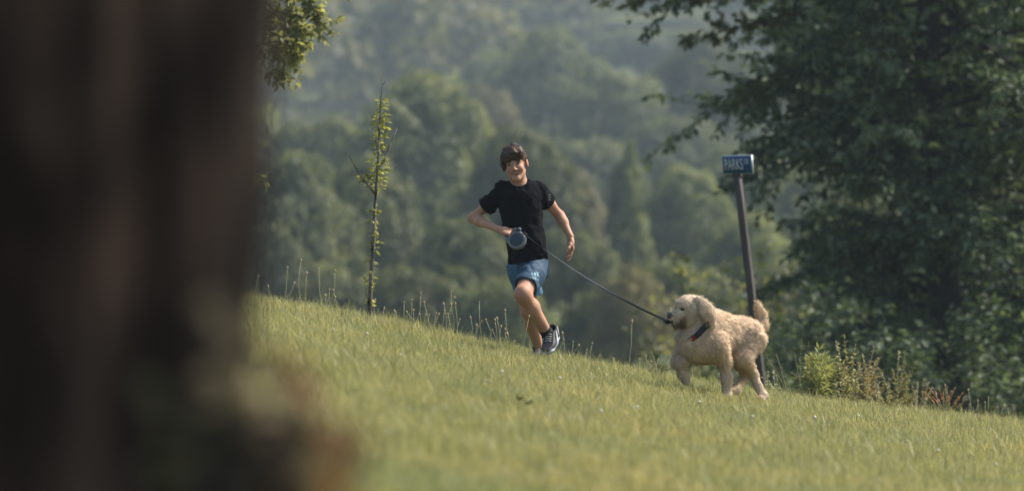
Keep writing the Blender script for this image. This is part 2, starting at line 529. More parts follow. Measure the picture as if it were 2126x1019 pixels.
# ------------------------------------------------------------------ leaves and trees
def unit(v):
    return v / (np.linalg.norm(v, axis=-1, keepdims=True) + 1e-9)


def leaf_arrays(P, A, Nn, L, Wd, fold=0.25):
    A = unit(A); S = unit(np.cross(A, Nn)); Nn = np.cross(S, A)
    L = np.broadcast_to(np.asarray(L, float), (len(P),))[:, None]; Wd = np.broadcast_to(np.asarray(Wd, float), (len(P),))[:, None]
    V = np.stack([P, P + A * L * 0.45 + S * Wd / 2 + Nn * fold * Wd, P + A * L - Nn * L * 0.12, P + A * L * 0.45 - S * Wd / 2 + Nn * fold * Wd], 1)
    k = np.arange(len(P))[:, None] * 4
    return V.reshape(-1, 3), np.concatenate([k + [0, 1, 2], k + [0, 2, 3]])


def leaf_mesh(name, P, A, Nn, L, Wd, col, fold=0.25):
    V, T = leaf_arrays(P, A, Nn, L, Wd, fold)
    return np_mesh(name, V, T, None, np.repeat(col, 4, 0), smooth=False)


def rdir(n, rng):
    return unit(rng.normal(size=(n, 3)))


def crown_mesh(name, seed, nclump, per, leaf, shape='round', c0=(0.052, 0.074, 0.032), c1=(0.20, 0.22, 0.105)):
    """a crown of leaf clumps about 2 units wide, z from 0 to 2"""
    rng = np.random.default_rng(seed); P, Nn, C = [], [], []
    c0, c1 = np.array(c0), np.array(c1)
    for i in range(nclump):
        if shape == 'cone':
            z = rng.random() ** 1.3; rr = (1 - z) * 0.85 + 0.08
            a = rng.random() * 6.283; r = rr * (0.35 + 0.65 * math.sqrt(rng.random()))
            c = np.array([r * math.cos(a), r * math.sin(a), 0.1 + z * 1.8]); cr = 0.12 + 0.16 * (1 - z)
        else:
            u = rdir(1, rng)[0]; u[2] = abs(u[2]) * 1.25 - 0.45 if rng.random() < 0.8 else u[2]
            r = 0.55 + 0.30 * rng.random()
            c = u * r * (np.array([1, 1, 0.95]) if shape == 'round' else np.array([1.05, 1.05, 0.7])) + np.array([0, 0, 1.0]); cr = 0.22 + 0.22 * rng.random()
        u = rdir(per, rng); u[:, 2] = np.where(u[:, 2] < -0.35, -u[:, 2], u[:, 2])
        p = c + u * cr * (0.80 + 0.25 * rng.random((per, 1))) * np.array([1, 1, 0.8])
        P.append(p); Nn.append(unit(u + rng.normal(size=(per, 3)) * 0.3 + [0, 0, 0.15]))
        C.append((c0 + (c1 - c0) * (0.55 * rng.random() + 0.45 * rng.random((per, 1)))))
    P = np.concatenate(P); Nn = np.concatenate(Nn); C = np.concatenate(C)
    A = np.cross(Nn, rdir(len(P), rng))
    return leaf_mesh(name, P, A, Nn, leaf * (0.7 + 0.6 * rng.random(len(P))), leaf * 0.75, C, 0.2)


M_leaf_far = attr_mat('distant_foliage', rough=0.6, spec=0.2, trans=0.45, tcol=(1.2, 1.15, 0.6), per_object=0.28)
M_leaf_oak = attr_mat('oak_foliage', rough=0.55, spec=0.18, trans=0.28, tcol=(1.1, 1.2, 0.5))
M_leaf_young = attr_mat('young_foliage', rough=0.6, spec=0.2, trans=0.5, tcol=(1.15, 1.1, 0.5))
M_bark_far = bark_mat('distant_bark', (0.03, 0.026, 0.022), (0.09, 0.08, 0.07), scale=4)
M_bark_oak = bark_mat('oak_bark', (0.018, 0.016, 0.014), (0.06, 0.052, 0.045), scale=6)

CROWNS = {'round': [crown_mesh('crown', 11 + s, 70, 130, 0.10, 'round') for s in range(3)],
          'broad': [crown_mesh('crown', 21 + s, 70, 130, 0.10, 'broad') for s in range(2)],
          'cone': [crown_mesh('crown', 31 + s, 120, 60, 0.09, 'cone') for s in range(2)],
          'olive': [crown_mesh('crown', 41, 80, 80, 0.10, 'round', (0.12, 0.115, 0.06), (0.2, 0.18, 0.1))]}
tb = MB(); tb.tube([(0, 0, -0.3), (0.02, 0, 0.4), (-0.02, 0.02, 0.8), (0.03, 0, 1.0)], [0.07, 0.05, 0.042, 0.035], 8)
for k in range(4):
    a = k * 1.7; tb.tube([(0, 0, 0.75 + 0.05 * k), (0.2 * math.cos(a), 0.2 * math.sin(a), 1.0), (0.35 * math.cos(a), 0.35 * math.sin(a), 1.25)], [0.03, 0.02, 0.01], 6)
TRUNK_FAR = tb.mesh('trunk')
TRUNK_FAR.materials.append(M_bark_far)
for L_ in CROWNS.values():
    for me in L_: me.materials.append(M_leaf_far)


def far_tree(px, top, d, wpx, kind, label, k=0, name='broadleaf_tree', group='trees in the valley', hfac=1.0):
    g = ground_at(px, d); ztop = CAMZ - (top - 509.5) / FPX * d
    H = ztop - g.z; wid = wpx / FPX * d
    t = empty(name, g, label, 'tree', group)
    t.rotation_euler.z = (px * 0.37 + k) % 6.28
    ch = min(H * 0.92, wid * 1.5) * hfac if kind != 'cone' else H * 0.93
    L_ = CROWNS[kind]
    cr = obj('crown', L_[k % len(L_)], None, t, (0, 0, H - ch)); cr.scale = (wid / 2, wid / 2, ch / 2)
    tr = obj('trunk', TRUNK_FAR, None, t); th = max(H - ch * 0.45, 1.0); tr.scale = (wid * 0.4, wid * 0.4, th)
    return t


FT = [  # px, top, d, width px, kind, label
    (885, 122, 170, 330, 'round', 'tall round-topped green tree rising behind the sapling'),
    (1090, 232, 150, 290, 'round', 'lighter green tree directly behind the boy, right of the tall round one'),
    (1185, 430, 128, 200, 'broad', 'low pale green tree behind the boy\'s hanging hand'),
    (760, 300, 140, 280, 'round', 'green tree in the valley just behind the sapling stem'),
    (600, 285, 135, 260, 'round', 'yellow-green tree at the edge of the big foreground trunk'),
    (660, 185, 185, 250, 'broad', 'hazy tree crown above and left of the sapling'),
    (520, 200, 190, 260, 'round', 'hazy tree half hidden by the foreground trunk'),
    (960, 420, 122, 260, 'round', 'dark green tree low behind the boy\'s bent elbow'),
    (700, 470, 118, 250, 'broad', 'low green tree behind the seed stalks left of the sapling'),
    (850, 500, 112, 220, 'broad', 'dark low tree between the sapling and the boy'),
    (560, 440, 116, 220, 'round', 'low sunlit tree touching the foreground trunk edge'),
    (1040, 520, 108, 220, 'broad', 'dark low tree behind the boy\'s shorts'),
    (1300, 290, 150, 215, 'cone', 'pointed conical green tree above the leash'),
    (1430, 318, 158, 240, 'round', 'green tree left of the street sign post'),
    (1540, 236, 200, 290, 'broad', 'pale hazy tree behind the street sign'),
    (1560, 420, 140, 260, 'round', 'dim green tree behind the sign post'),
    (1310, 545, 104, 190, 'olive', 'pale olive-brown bushy tree left of the dog\'s head'),
    (1420, 490, 118, 210, 'broad', 'dark green tree low above the dog\'s head'),
    (1240, 560, 106, 190, 'broad', 'low dark tree behind the middle of the leash'),
    (1145, 34, 290, 300, 'round', 'large domed hazy tree high above the boy'),
    (1275, 112, 262, 230, 'round', 'darker hazy tree to the right of the large dome'),
    (1050, 60, 330, 200, 'broad', 'hazy tree at the left flank of the large dome'),
    (1000, 170, 250, 200, 'olive', 'greyish hazy tree between the round tree and the dome'),
    (1190, 240, 235, 260, 'broad', 'blue-green hazy tree above the boy\'s left shoulder'),
    (1455, 45, 275, 230, 'round', 'tall hazy tree above the street sign'),
    (1390, 190, 245, 220, 'broad', 'hazy green tree left of the tall one above the sign'),
    (1560, 120, 300, 260, 'round', 'hazy tree half hidden behind the oak sprays'),
    (1700, 300, 180, 300, 'round', 'shaded tree seen through gaps in the oak'),
    (1330, 30, 400, 240, 'broad', 'dark blue hazy tree under the hanging oak twigs'),
    (1660, 480, 120, 260, 'broad', 'dim low tree behind the dog\'s tail'),
    (1880, -260, 66, 520, 'round', 'dim tall tree right behind the oak on its left half'),
    (2090, -300, 68, 560, 'round', 'dim tall tree right behind the oak on its right half'),
    (1890, 250, 58, 430, 'broad', 'dark low tree behind the oak trunk'),
    (2130, 200, 58, 520, 'broad', 'dark low tree behind the trunk at the right edge'),
    (420, 330, 150, 260, 'round', 'green tree hidden right behind the foreground trunk'),
    (250, 300, 160, 300, 'broad', 'green tree hidden behind the middle of the foreground trunk'),
    (60, 260, 170, 300, 'round', 'green tree hidden behind the left of the foreground trunk'),
    (1190, 350, 190, 150, 'olive', 'grey-brown hazy treetop beside the boy\'s shoulder'),
]
for k, (px, top, d, w, kind, lab) in enumerate(FT):
    far_tree(px, top, d, w, kind, lab, k)

# the far wood on the hill: one mass
rng = np.random.default_rng(55)
P, Nn, C = [], [], []
for i in range(1900):
    y = 330 + 560 * rng.random() ** 0.9; x = (rng.random() * 2 - 1) * (0.24 * y + 14); z = float(ground_z(x, y))
    if y < 420 and (x / y * FPX + 1063) > 1000: continue
    rr = 3.5 + 3 * rng.random(); hh = 9 + 5 * rng.random()
    n = 150; u = rdir(n, rng); u[:, 2] = np.abs(u[:, 2]) * 1.2 - 0.3
    p = np.array([x, y, z + hh - rr * 0.8]) + u * np.array([rr, rr, rr * 0.9]) * (0.85 + 0.2 * rng.random((n, 1)))
    P.append(p); Nn.append(unit(u + 0.5 * rng.normal(size=(n, 3)))); g = rng.random()
    base = np.array([0.05, 0.065, 0.035]) + (np.array([0.12, 0.115, 0.07]) - np.array([0.05, 0.065, 0.035])) * g
    C.append(base * (0.75 + 0.5 * rng.random((n, 1))))
P = np.concatenate(P); Nn = np.concatenate(Nn); C = np.concatenate(C)
tag(obj('woodland', leaf_mesh('woodland', P, np.cross(Nn, rdir(len(P), rng)), Nn, 1.5, 1.2, C), M_leaf_far), 'hazy wooded hillside filling the far background', 'woodland', kind='stuff')


# ------------------------------------------------------------------ branching trees close by
def curved(start, d, length, rng, droop=0.0, wob=0.15, n=7):
    d = unit(np.asarray(d, float)); p = np.asarray(tuple(start), float); pts = [p.copy()]
    for i in range(n - 1):
        d = unit(d + rng.normal(size=3) * wob + np.array([0, 0, -droop]))
        p = p + d * length / (n - 1); pts.append(p.copy())
    return np.array(pts)


class Tree:
    def __init__(s, seed):
        s.rng = np.random.default_rng(seed); s.wood = MB(); s.P = []; s.A = []; s.N = []; s.C = []; s.S = []

    def spray(s, p, d, length, nleaf, leaf, c0, c1, r=0.006, droop=0.05, spread=0.5):
        rng = s.rng
        pts = curved(p, d, length, rng, droop, 0.12, 5)
        s.wood.tube(pts, np.linspace(r, r * 0.35, 5), 4)
        t = rng.random(nleaf) * 4; i = np.minimum(t.astype(int), 3); f = (t - i)[:, None]
        q = pts[i] * (1 - f) + pts[i + 1] * f
        ax = unit(pts[i + 1] - pts[i])
        out = unit(rng.normal(size=(nleaf, 3)) * np.array([1, 1, 0.45]))
        A = unit(ax * 0.6 + out * spread * 2 + np.array([0, 0, -0.25]))
        s.P.append(q + out * leaf * 0.15); s.A.append(A)
        s.N.append(unit(np.array([0, 0, 1.0]) + rng.normal(size=(nleaf, 3)) * 0.55))
        g = rng.random((nleaf, 1)) ** 1.6 * 1.15 + 0.35 * rng.random() - 0.1
        s.C.append(np.array(c0) + (np.array(c1) - np.array(c0)) * g); s.S.append(leaf * (0.65 + 0.6 * rng.random(nleaf)))

    def limb(s, p, d, length, r, nspray, nleaf, leaf, c0, c1, droop=0.03, start=0.25, slen=0.3):
        rng = s.rng
        pts = curved(p, d, length, rng, droop, 0.13, 8)
        s.wood.tube(pts, np.linspace(r, r * 0.25, 8), 6)
        for k in range(nspray):
            t = (start + (1 - start) * (k + rng.random()) / nspray) * 7; i = min(int(t), 6); f = t - i
            q = pts[i] * (1 - f) + pts[i + 1] * f; ax = unit(pts[i + 1] - pts[i])
            side = unit(np.cross(ax, [0, 0, 1.0])) * (1 if k % 2 else -1)
            dd = ax * 0.7 + side * (0.3 + 0.9 * rng.random()) + np.array([0, 0, 0.55 * rng.normal()])
            s.spray(q, dd, length * slen * (0.5 + 0.8 * rng.random()), nleaf, leaf, c0, c1, r=max(0.003, r * 0.18))
        s.spray(pts[-1], pts[-1] - pts[-2], length * slen * 0.6, nleaf, leaf, c0, c1, r=max(0.003, r * 0.18))

    def finish(s, root, wood_mat, leaf_mat, ratio=0.55, crown='crown'):
        base = root.location
        s.wood.build('trunk', wood_mat, root, base)
        P = np.concatenate(s.P) - np.array(base); A = np.concatenate(s.A); Nn = np.concatenate(s.N); C = np.concatenate(s.C); S = np.concatenate(s.S)
        return obj(crown, leaf_mesh(crown, P, A, Nn, S, S * ratio, C, 0.18), leaf_mat, root)


OAK0, OAK1 = (0.032, 0.056, 0.033), (0.16, 0.20, 0.12)  # pale end of the range imitates leaves catching sky light
# the oak on the right
dO = 40.0
b = ground_at(1978, dO)
T = Tree(5)
tp = [b - Vector((0, 0, 0.3)), W(1974, 800, dO), W(1962, 620, dO), W(1945, 480, dO), W(1932, 300, dO), W(1925, 120, dO), W(1930, -40, dO), W(1945, -250, dO), W(1950, -520, dO)]
T.wood.tube(tp, [0.24, 0.20, 0.17, 0.16, 0.15, 0.14, 0.12, 0.09, 0.04], 12)
rg = T.rng
zs = np.linspace(W(0, 770, dO).z, W(0, -560, dO).z, 126)
tz = np.array([p.z for p in tp]); tx = np.array([p.x for p in tp]); ty = np.array([p.y for p in tp])
for i, z in enumerate(zs):
    a = i * 2.39996 + rg.normal() * 0.3
    p = (np.interp(z, tz, tx), np.interp(z, tz, ty), z)
    up = (z - zs[0]) / (zs[-1] - zs[0])
    ln = (1.7 + 0.32 * rg.normal()) if z < 2.3 else (2.15 + 0.4 * rg.normal())
    ln *= (1 if up < 0.75 else 1.3 - 0.9 * (up - 0.4))
    ln = max(ln, 0.8)
    if math.cos(a) < -0.2 and z < 3.0: ln = min(ln * 0.93, 1.95)
    T.limb(p, (math.cos(a), math.sin(a), (0.15 + 0.35 * rg.normal()) if math.cos(a) > -0.2 else 0.22 + 0.12 * rg.normal()), ln, 0.032, 16, 28, 0.108, OAK0, OAK1, droop=0.05, start=0.22, slen=0.34)
# long sprays that hang into the top of the frame
for (px, py, ln) in ((1780, -62, 2.7), (1800, -80, 3.0), (1760, -35, 2.0), (1740, 20, 1.4), (1760, -45, 2.4)):
    T.limb(W(px, py, dO - 0.3), (-1, -0.1 + 0.2 * rg.random(), 0.05), ln * 1.12, 0.02, 14, 18, 0.10, (0.06, 0.075, 0.02), (0.13, 0.13, 0.04), droop=0.004, start=0.3, slen=0.12)
for (px, py, dx, ln) in ((1640, 165, -1, 0.5),):
    T.limb(W(px, py, dO - 0.5), (dx, -0.2, 0.05), ln, 0.012, 8, 14, 0.10, (0.05, 0.07, 0.02), (0.12, 0.125, 0.04), droop=0.0, slen=0.4)
root = empty('oak_tree', b, 'big dark leafy oak filling the right side of the picture', 'tree')
T.finish(root, M_bark_oak, M_leaf_oak)

# a second dark tree at the frame's right edge
dS = 43.0
b = ground_at(2105, dS); T = Tree(15)
tp = [b - Vector((0, 0, 0.3)), W(2104, 820, dS), W(2098, 640, dS), W(2110, 400, dS), W(2130, 100, dS), W(2150, -300, dS)]
T.wood.tube(tp, [0.20, 0.17, 0.15, 0.13, 0.11, 0.06], 10)
tz = np.array([p.z for p in tp]); tx = np.array([p.x for p in tp])
for i, z in enumerate(np.linspace(W(0, 640, dS).z, W(0, -300, dS).z, 40)):
    a = i * 2.39996
    T.limb((np.interp(z, tz, tx), dS, z), (math.cos(a), math.sin(a), 0.2), 1.7, 0.035, 10, 20, 0.115, OAK0, OAK1, droop=0.04)
root = empty('shade_tree', b, 'dark tree with a thin trunk at the far right edge, behind the oak', 'tree')
T.finish(root, M_bark_oak, M_leaf_oak)

# tree behind the foreground trunk whose branch hangs in at the top left
dL = 27.0
b = ground_at(300, dL); T = Tree(25)
tp = [b - Vector((0, 0, 0.2)), W(305, 500, dL), W(300, 300, dL), W(320, 60, dL), W(340, -150, dL), W(350, -450, dL)]
T.wood.tube(tp, [0.13, 0.11, 0.10, 0.08, 0.06, 0.02], 10)
Y0, Y1 = (0.13, 0.145, 0.06), (0.31, 0.32, 0.18)
for (px, py, dx, dz, ln) in ((330, -20, 1, 0.10, 1.25), (330, 40, 1, 0.02, 1.15), (325, 120, 1, -0.05, 1.05), (330, -90, 1, 0.05, 1.3), (340, -150, 1, 0.1, 1.4), (320, 200, 0.9, -0.1, 0.86),
                             (330, -60, -1, 0.3, 0.9), (330, 50, -0.8, 0.2, 0.8), (340, -200, 0.3, 0.8, 0.8), (340, -160, -0.5, 0.7, 0.8)):
    T.limb(W(px, py, dL), (dx, 0.25 * T.rng.normal(), dz), ln, 0.016, 15, 15, 0.066, Y0, Y1, droop=0.04, start=0.3, slen=0.26)
for (px, py, ln) in ((545, -30, 0.62), (575, -40, 0.55), (600, -30, 0.42), (560, 10, 0.5), (630, -20, 0.25), (590, 40, 0.32), (610, 0, 0.3)):
    T.limb(W(px, py, dL + 0.15 * T.rng.normal()), (0.18 + 0.1 * T.rng.normal(), 0.1, -1), ln, 0.006, 10, 14, 0.066, Y0, Y1, droop=0.02, start=0.05, slen=0.30)
root = empty('young_tree', b, 'pale leafy tree whose branch shows beside the foreground trunk at the top', 'tree')
T.finish(root, M_bark_far, M_leaf_young)

# shrubs under and beside the oak
def shrub(px, top, d, wpx, label, seed, c0, c1, leaf=0.11, n=34, mat=None):
    b = ground_at(px, d); T = Tree(seed); rg = T.rng
    H = CAMZ - (top - 509.5) / FPX * d - b.z; wid = wpx / FPX * d
    for i in range(n):
        a = rg.random() * 6.283; q = rg.random()
        dv = np.array([math.cos(a) * wid * 0.5, math.sin(a) * wid * 0.5, H * (0.55 + 0.4 * q)]) * np.array([1 - 0.5 * q, 1 - 0.5 * q, 1])
        T.limb(b, dv, np.linalg.norm(dv), 0.015, 9, 15, leaf, c0, c1, droop=0.03, start=0.2, slen=0.22)
    root = empty('shrub', b, label, 'shrub', 'shrubs along the wood edge')
    T.finish(root, M_bark_far, mat or M_leaf_oak, crown='foliage')


shrub(1515, 560, 52, 130, 'small yellow-green bush left of the sign post, above the dog', 61, (0.16, 0.175, 0.065), (0.28, 0.27, 0.11), 0.10, 26, M_leaf_young)
shrub(1640, 520, 46, 190, 'olive lit bush right of the sign post above the dog\'s tail', 62, (0.05, 0.07, 0.025), (0.11, 0.12, 0.04))
shrub(1730, 600, 44, 260, 'dark bush behind the tall pale weed', 63, OAK0, OAK1)
shrub(1870, 610, 45, 260, 'dark bush just left of the oak trunk', 64, OAK0, OAK1)
shrub(2045, 690, 50, 150, 'olive bush in the gap between the two dark trunks', 65, (0.07, 0.085, 0.03), (0.13, 0.13, 0.045))
shrub(1950, 560, 52, 300, 'dark thicket behind the oak trunk', 66, OAK0, OAK1)
shrub(2130, 620, 47, 220, 'dark bush at the right frame edge', 67, OAK0, OAK1)
shrub(1750, 610, 37, 260, 'dark leafy bush in front of the oak, behind the weeds', 69, OAK0, OAK1, 0.10)
shrub(1865, 660, 37.5, 210, 'low dark bush hugging the left side of the oak trunk', 70, OAK0, OAK1, 0.10)
shrub(2070, 640, 38, 170, 'dark bush right of the oak trunk', 71, OAK0, OAK1, 0.10)
shrub(1790, 430, 56, 300, 'tall dim thicket behind the lower oak leaves', 68, OAK0, OAK1, 0.13, 44)
# ------------------------------------------------------------------ the running boy
def J(px, py, dz=0.0):
    return np.array(W(px, py, D + dz))


PB = np.array(ground_at(1128, D + 0.1))          # base of the figure
person = empty('person', PB, 'boy in black t-shirt and blue shorts running with a leash in his hand', 'person')

M_skin = attr_mat('skin', rough=0.6, spec=0.25, bump=0.06, bscale=260)
_n = M_skin.node_tree.nodes['Principled BSDF']
_n.inputs['Subsurface Weight'].default_value = 0.12; _n.inputs['Subsurface Radius'].default_value = (0.012, 0.005, 0.003)
M_shirt = plain('black_jersey', (0.0032, 0.0036, 0.0052), rough=0.9, var=0.25, scale=60, bump=0.2, spec=0.06)
M_shorts_lit = plain('lit_shorts_cloth', (0.028, 0.10, 0.18), rough=0.65, var=0.06, scale=90, bump=0.2, spec=0.35)  # lit copy of the blue shorts cloth, for the rear leg
M_shorts_shade = plain('shaded_shorts_cloth', (0.012, 0.045, 0.088), rough=0.75, var=0.06, scale=90, bump=0.2, spec=0.35)  # same blue cloth with shade put into its colour, for the front leg
M_hair = attr_mat('brown_hair', rough=0.5, spec=0.25)
M_black = plain('black_plastic', (0.012, 0.012, 0.013), rough=0.45, var=0.2)
M_white = plain('white_paint', (0.62, 0.62, 0.60), rough=0.4, var=0.05)
M_teeth = plain('teeth_enamel', (0.42, 0.40, 0.37), rough=0.35, var=0.05)
M_eye = plain('eye_white', (0.27, 0.24, 0.22), rough=0.15, var=0.03, spec=0.6)
M_iris = plain('dark_iris', (0.02, 0.012, 0.008), rough=0.1, var=0.1, spec=0.6)
M_lip = plain('lips', (0.28, 0.125, 0.095), rough=0.4, var=0.08)
M_mouth = plain('mouth_inside', (0.06, 0.015, 0.015), rough=0.6, var=0.1)
M_brow = plain('eyebrow_hair', (0.075, 0.045, 0.031), rough=0.6, var=0.3, scale=300)
M_sock = plain('black_sock', (0.012, 0.012, 0.014), rough=0.9, var=0.3, scale=200, bump=0.3)
M_shoe = plain('black_shoe_mesh', (0.02, 0.022, 0.028), rough=0.6, var=0.4, scale=180, bump=0.3)
M_sole = plain('grey_blue_sole', (0.20, 0.24, 0.28), rough=0.55, var=0.12, scale=40)
M_trim = plain('pale_shoe_trim', (0.36, 0.36, 0.36), rough=0.45, var=0.08)
M_print = plain('pale_blue_print', (0.12, 0.27, 0.36), rough=0.5, var=0.05)
M_greyprint = plain('grey_print', (0.10, 0.10, 0.11), rough=0.4, var=0.05)

FACE = unit(np.array([-0.30, -0.95, 0.0]))        # way the chest faces
# joints
neck = J(1079, 384, 0.0); chest = J(1080, 412, 0.0); waist = J(1094, 500, 0.0); pelvis = J(1098, 545, 0.0)
shR = J(1045, 396, 0.01); elR = J(982, 453, 0.10); wrR = J(1034, 476, -0.13)
shL = J(1117, 397, 0.02); elL = J(1162, 448, 0.13); wrL = J(1184, 491, 0.05)
hipL = J(1111, 553, -0.01); knL = J(1085, 611, -0.28); anL = J(1135, 690, -0.08)
hipR = J(1083, 553, 0.02); knR = J(1099, 644, 0.05); anR = J(1120, 729, 0.26)

# head frame: columns are the head's right-hand x, forward y and up z, in the world
yaw, roll, pitch = R(5), R(11), R(3)
fw = np.array([-math.sin(yaw) * math.cos(pitch), -math.cos(yaw) * math.cos(pitch), -math.sin(pitch)])
upv = np.array([-math.sin(roll), 0.0, math.cos(roll)]); upv = unit(upv - fw * (upv @ fw))
HM = np.stack([np.cross(upv, -fw) * 1.0, fw, upv], 1)      # x: image right
if HM[0, 0] < 0: HM[:, 0] *= -1
HC = J(1069.0, 341.5, -0.035)


def H(x, y, z):
    return HC + HM @ np.array([x, y, z])


lo = PB + np.array([-0.62, -0.62, -0.15]); hi = PB + np.array([0.42, 0.55, 1.45])
F = Field(lo, hi, 0.004)
# torso under the clothes
F.cap(chest, waist, 0.105, 0.095, 0.0, ax=FACE, sc=1.45)
F.cap(waist, pelvis, 0.095, 0.10, 0.03, ax=FACE, sc=1.35)
F.cap(shR, shL, 0.035, 0.035, 0.03)
F.cap(neck + np.array([0, 0.02, -0.02]), H(0, -0.02, -0.060), 0.053, 0.048, 0.03)
# arms
for sh, el, wr in ((shR, elR, wrR), (shL, elL, wrL)):
    mid = sh * 0.45 + el * 0.55
    F.cap(sh, mid, 0.040, 0.032, 0.02); F.cap(mid, el, 0.032, 0.027, 0.02)
    ax = unit(wr - el); fm = el + (wr - el) * 0.3
    F.cap(el, fm, 0.027, 0.0285, 0.025); F.cap(fm, wr, 0.0285, 0.0195, 0.025)
# legs
F.cap(hipL, knL, 0.072, 0.047, 0.03); F.ell(knL + np.array([-0.002, -0.012, 0.004]), (0.038, 0.043, 0.045), None, 0.03)
cf = knL + (anL - knL) * 0.32 + np.array([0.008, 0.022, 0])
F.cap(knL, cf, 0.040, 0.042, 0.03); F.cap(cf, anL, 0.042, 0.026, 0.03)
F.cap(knL + (anL - knL) * 0.1 + np.array([0, -0.014, 0]), anL + np.array([0, -0.004, 0]), 0.032, 0.024, 0.03)
F.cap(hipR, knR, 0.075, 0.053, 0.03)
cf = knR + (anR - knR) * 0.32 + np.array([-0.004, 0.02, 0])
F.cap(knR, cf, 0.041, 0.042, 0.03); F.cap(cf, anR, 0.042, 0.026, 0.03)


# hands
def hand(F, wr, d, n, curls, tcurl, sidesign, k=0.006):
    d = unit(np.asarray(d, float)); n = np.asarray(n, float); n = unit(n - d * (n @ d)); s = np.cross(d, n) * sidesign   # s points to the thumb side
    F.cap(wr, wr + d * 0.03, 0.020, 0.024, 0.015, ax=n, sc=1.25)
    pc = wr + d * 0.055
    F.cap(pc + s * 0.018 - d * 0.015, pc - s * 0.018 - d * 0.012, 0.024, 0.022, 0.015, ax=n, sc=1.7)
    F.cap(pc + s * 0.02 + d * 0.015, pc - s * 0.022 + d * 0.008, 0.022, 0.020, 0.012, ax=n, sc=1.75)
    tips = []
    for f, (off, ln, r) in enumerate(((0.026, 0.066, 0.0086), (0.0085, 0.074, 0.0088), (-0.009, 0.069, 0.0084), (-0.0255, 0.054, 0.0076))):
        p = pc + s * off + d * (0.028 - abs(off - 0.006) * 0.35)
        ang = 0.0; dd = d
        for seg, (fr, c) in enumerate(zip((0.46, 0.30, 0.24), curls[f])):
            ang += R(c); dd = d * math.cos(ang) + n * math.sin(ang) + s * off * 1.2
            q = p + unit(dd) * ln * fr
            F.cap(p, q, r * (1.05 - 0.08 * seg), r * (0.98 - 0.08 * seg), k if seg else 0.008); p = q
        tips.append(p)
    # thumb leaves the side of the palm near its base
    p = pc + s * 0.022 - d * 0.025; td = unit(d * 0.62 + s * 0.55 + n * 0.45)
    q = p + td * 0.036; F.cap(p, q, 0.0135, 0.0105, 0.012)
    td = unit(td + d * 0.25 + n * tcurl - s * 0.2); p2 = q + td * 0.028; F.cap(q, p2, 0.0102, 0.0092, k)
    td = unit(td + n * tcurl * 0.7 - s * 0.3); p3 = p2 + td * 0.021; F.cap(p2, p3, 0.0092, 0.0078, k)
    return pc, d, n, s


GRIP = hand(F, wrR, (0.90, -0.22, -0.22), (-0.15, 0.45, -0.85), [(62, 75, 45)] * 4, 0.5, 1)
hand(F, wrL, (0.05, -0.10, -0.99), (-0.82, -0.25, 0.1), [(20, 28, 18), (12, 20, 14), (10, 18, 12), (16, 24, 16)], 0.15, 1 if np.cross((0.05, -0.1, -0.99), (-0.82, -0.25, 0.1))[1] < 0 else -1)
# head
F.ell(H(0, -0.018, 0.030), (0.066, 0.088, 0.078), HM, 0.02)
F.ell(H(0, 0.024, -0.022), (0.046, 0.057, 0.069), HM, 0.025)
for sx in (-1, 1):
    F.cap(H(sx * 0.038, -0.012, -0.040), H(sx * 0.009, 0.060, -0.083), 0.015, 0.012, 0.025)
    F.ell(H(sx * 0.029, 0.053, -0.028), (0.021, 0.021, 0.021), HM, 0.018)
    F.cap(H(sx * 0.012, 0.078, 0.017), H(sx * 0.040, 0.065, 0.016), 0.007, 0.006, 0.016)
F.ell(H(0, 0.066, -0.085), (0.015, 0.015, 0.013), HM, 0.015)
for sx in (-1, 1):
    F.ell(H(sx * 0.0275, 0.088, 0.003), (0.0145, 0.0095, 0.0080), HM, 0.008, sub=True)
F.cap(H(0, 0.077, 0.008), H(0, 0.097, -0.026), 0.0055, 0.0082, 0.010)
for sx in (-1, 1): F.ell(H(sx * 0.0105, 0.087, -0.030), (0.0065, 0.008, 0.006), HM, 0.007)
F.cap(H(-0.020, 0.080, -0.0525), H(0.020, 0.080, -0.0525), 0.0055, 0.0055, 0.0, sub=True)   # parted, smiling mouth
for sx in (-1, 1):                                                                          # ears
    F.ell(H(sx * 0.071, -0.012, -0.006), (0.008, 0.014, 0.025), HM @ np.array(Matrix.Rotation(R(18 * sx), 3, 'Z')), 0.008)
    F.ell(H(sx * 0.080, -0.004, -0.004), (0.005, 0.010, 0.017), HM, 0.004, sub=True)


def skin_col(V):
    c = np.tile(np.array([0.37, 0.205, 0.132]), (len(V), 1))
    n = noise3(V[:, 0] * 40, V[:, 1] * 40, V[:, 2] * 40, 2)[:, None]
    c = c * (1 + 0.08 * n + 0.05 * noise3(V[:, 0] * 13, V[:, 1] * 13, V[:, 2] * 13, 21)[:, None])
    q = (V - HC) @ HM
    for sx in (-1, 1):     # ruddier cheeks, ears, elbows and knees
        w = np.exp(-(((q - np.array([sx * 0.036, 0.07, -0.035])) / 0.022) ** 2).sum(1))[:, None]; c = c * (1 - w * np.array([0.0, 0.18, 0.15]))
        w = np.exp(-(((q - np.array([sx * 0.08, -0.01, -0.005])) / 0.025) ** 2).sum(1))[:, None]; c = c * (1 - w * np.array([-0.05, 0.2, 0.2]))
    for p in (elR, elL, knL, knR):
        w = np.exp(-(((V - p) / 0.05) ** 2).sum(1))[:, None]; c = c * (1 - w * np.array([0.02, 0.16, 0.16]))
    return c


body = obj('body', F.mesh('body', skin_col, PB), M_skin, person)


def pb(mb, name, mat, parent=person):
    return mb.build(name, mat, parent, PB)


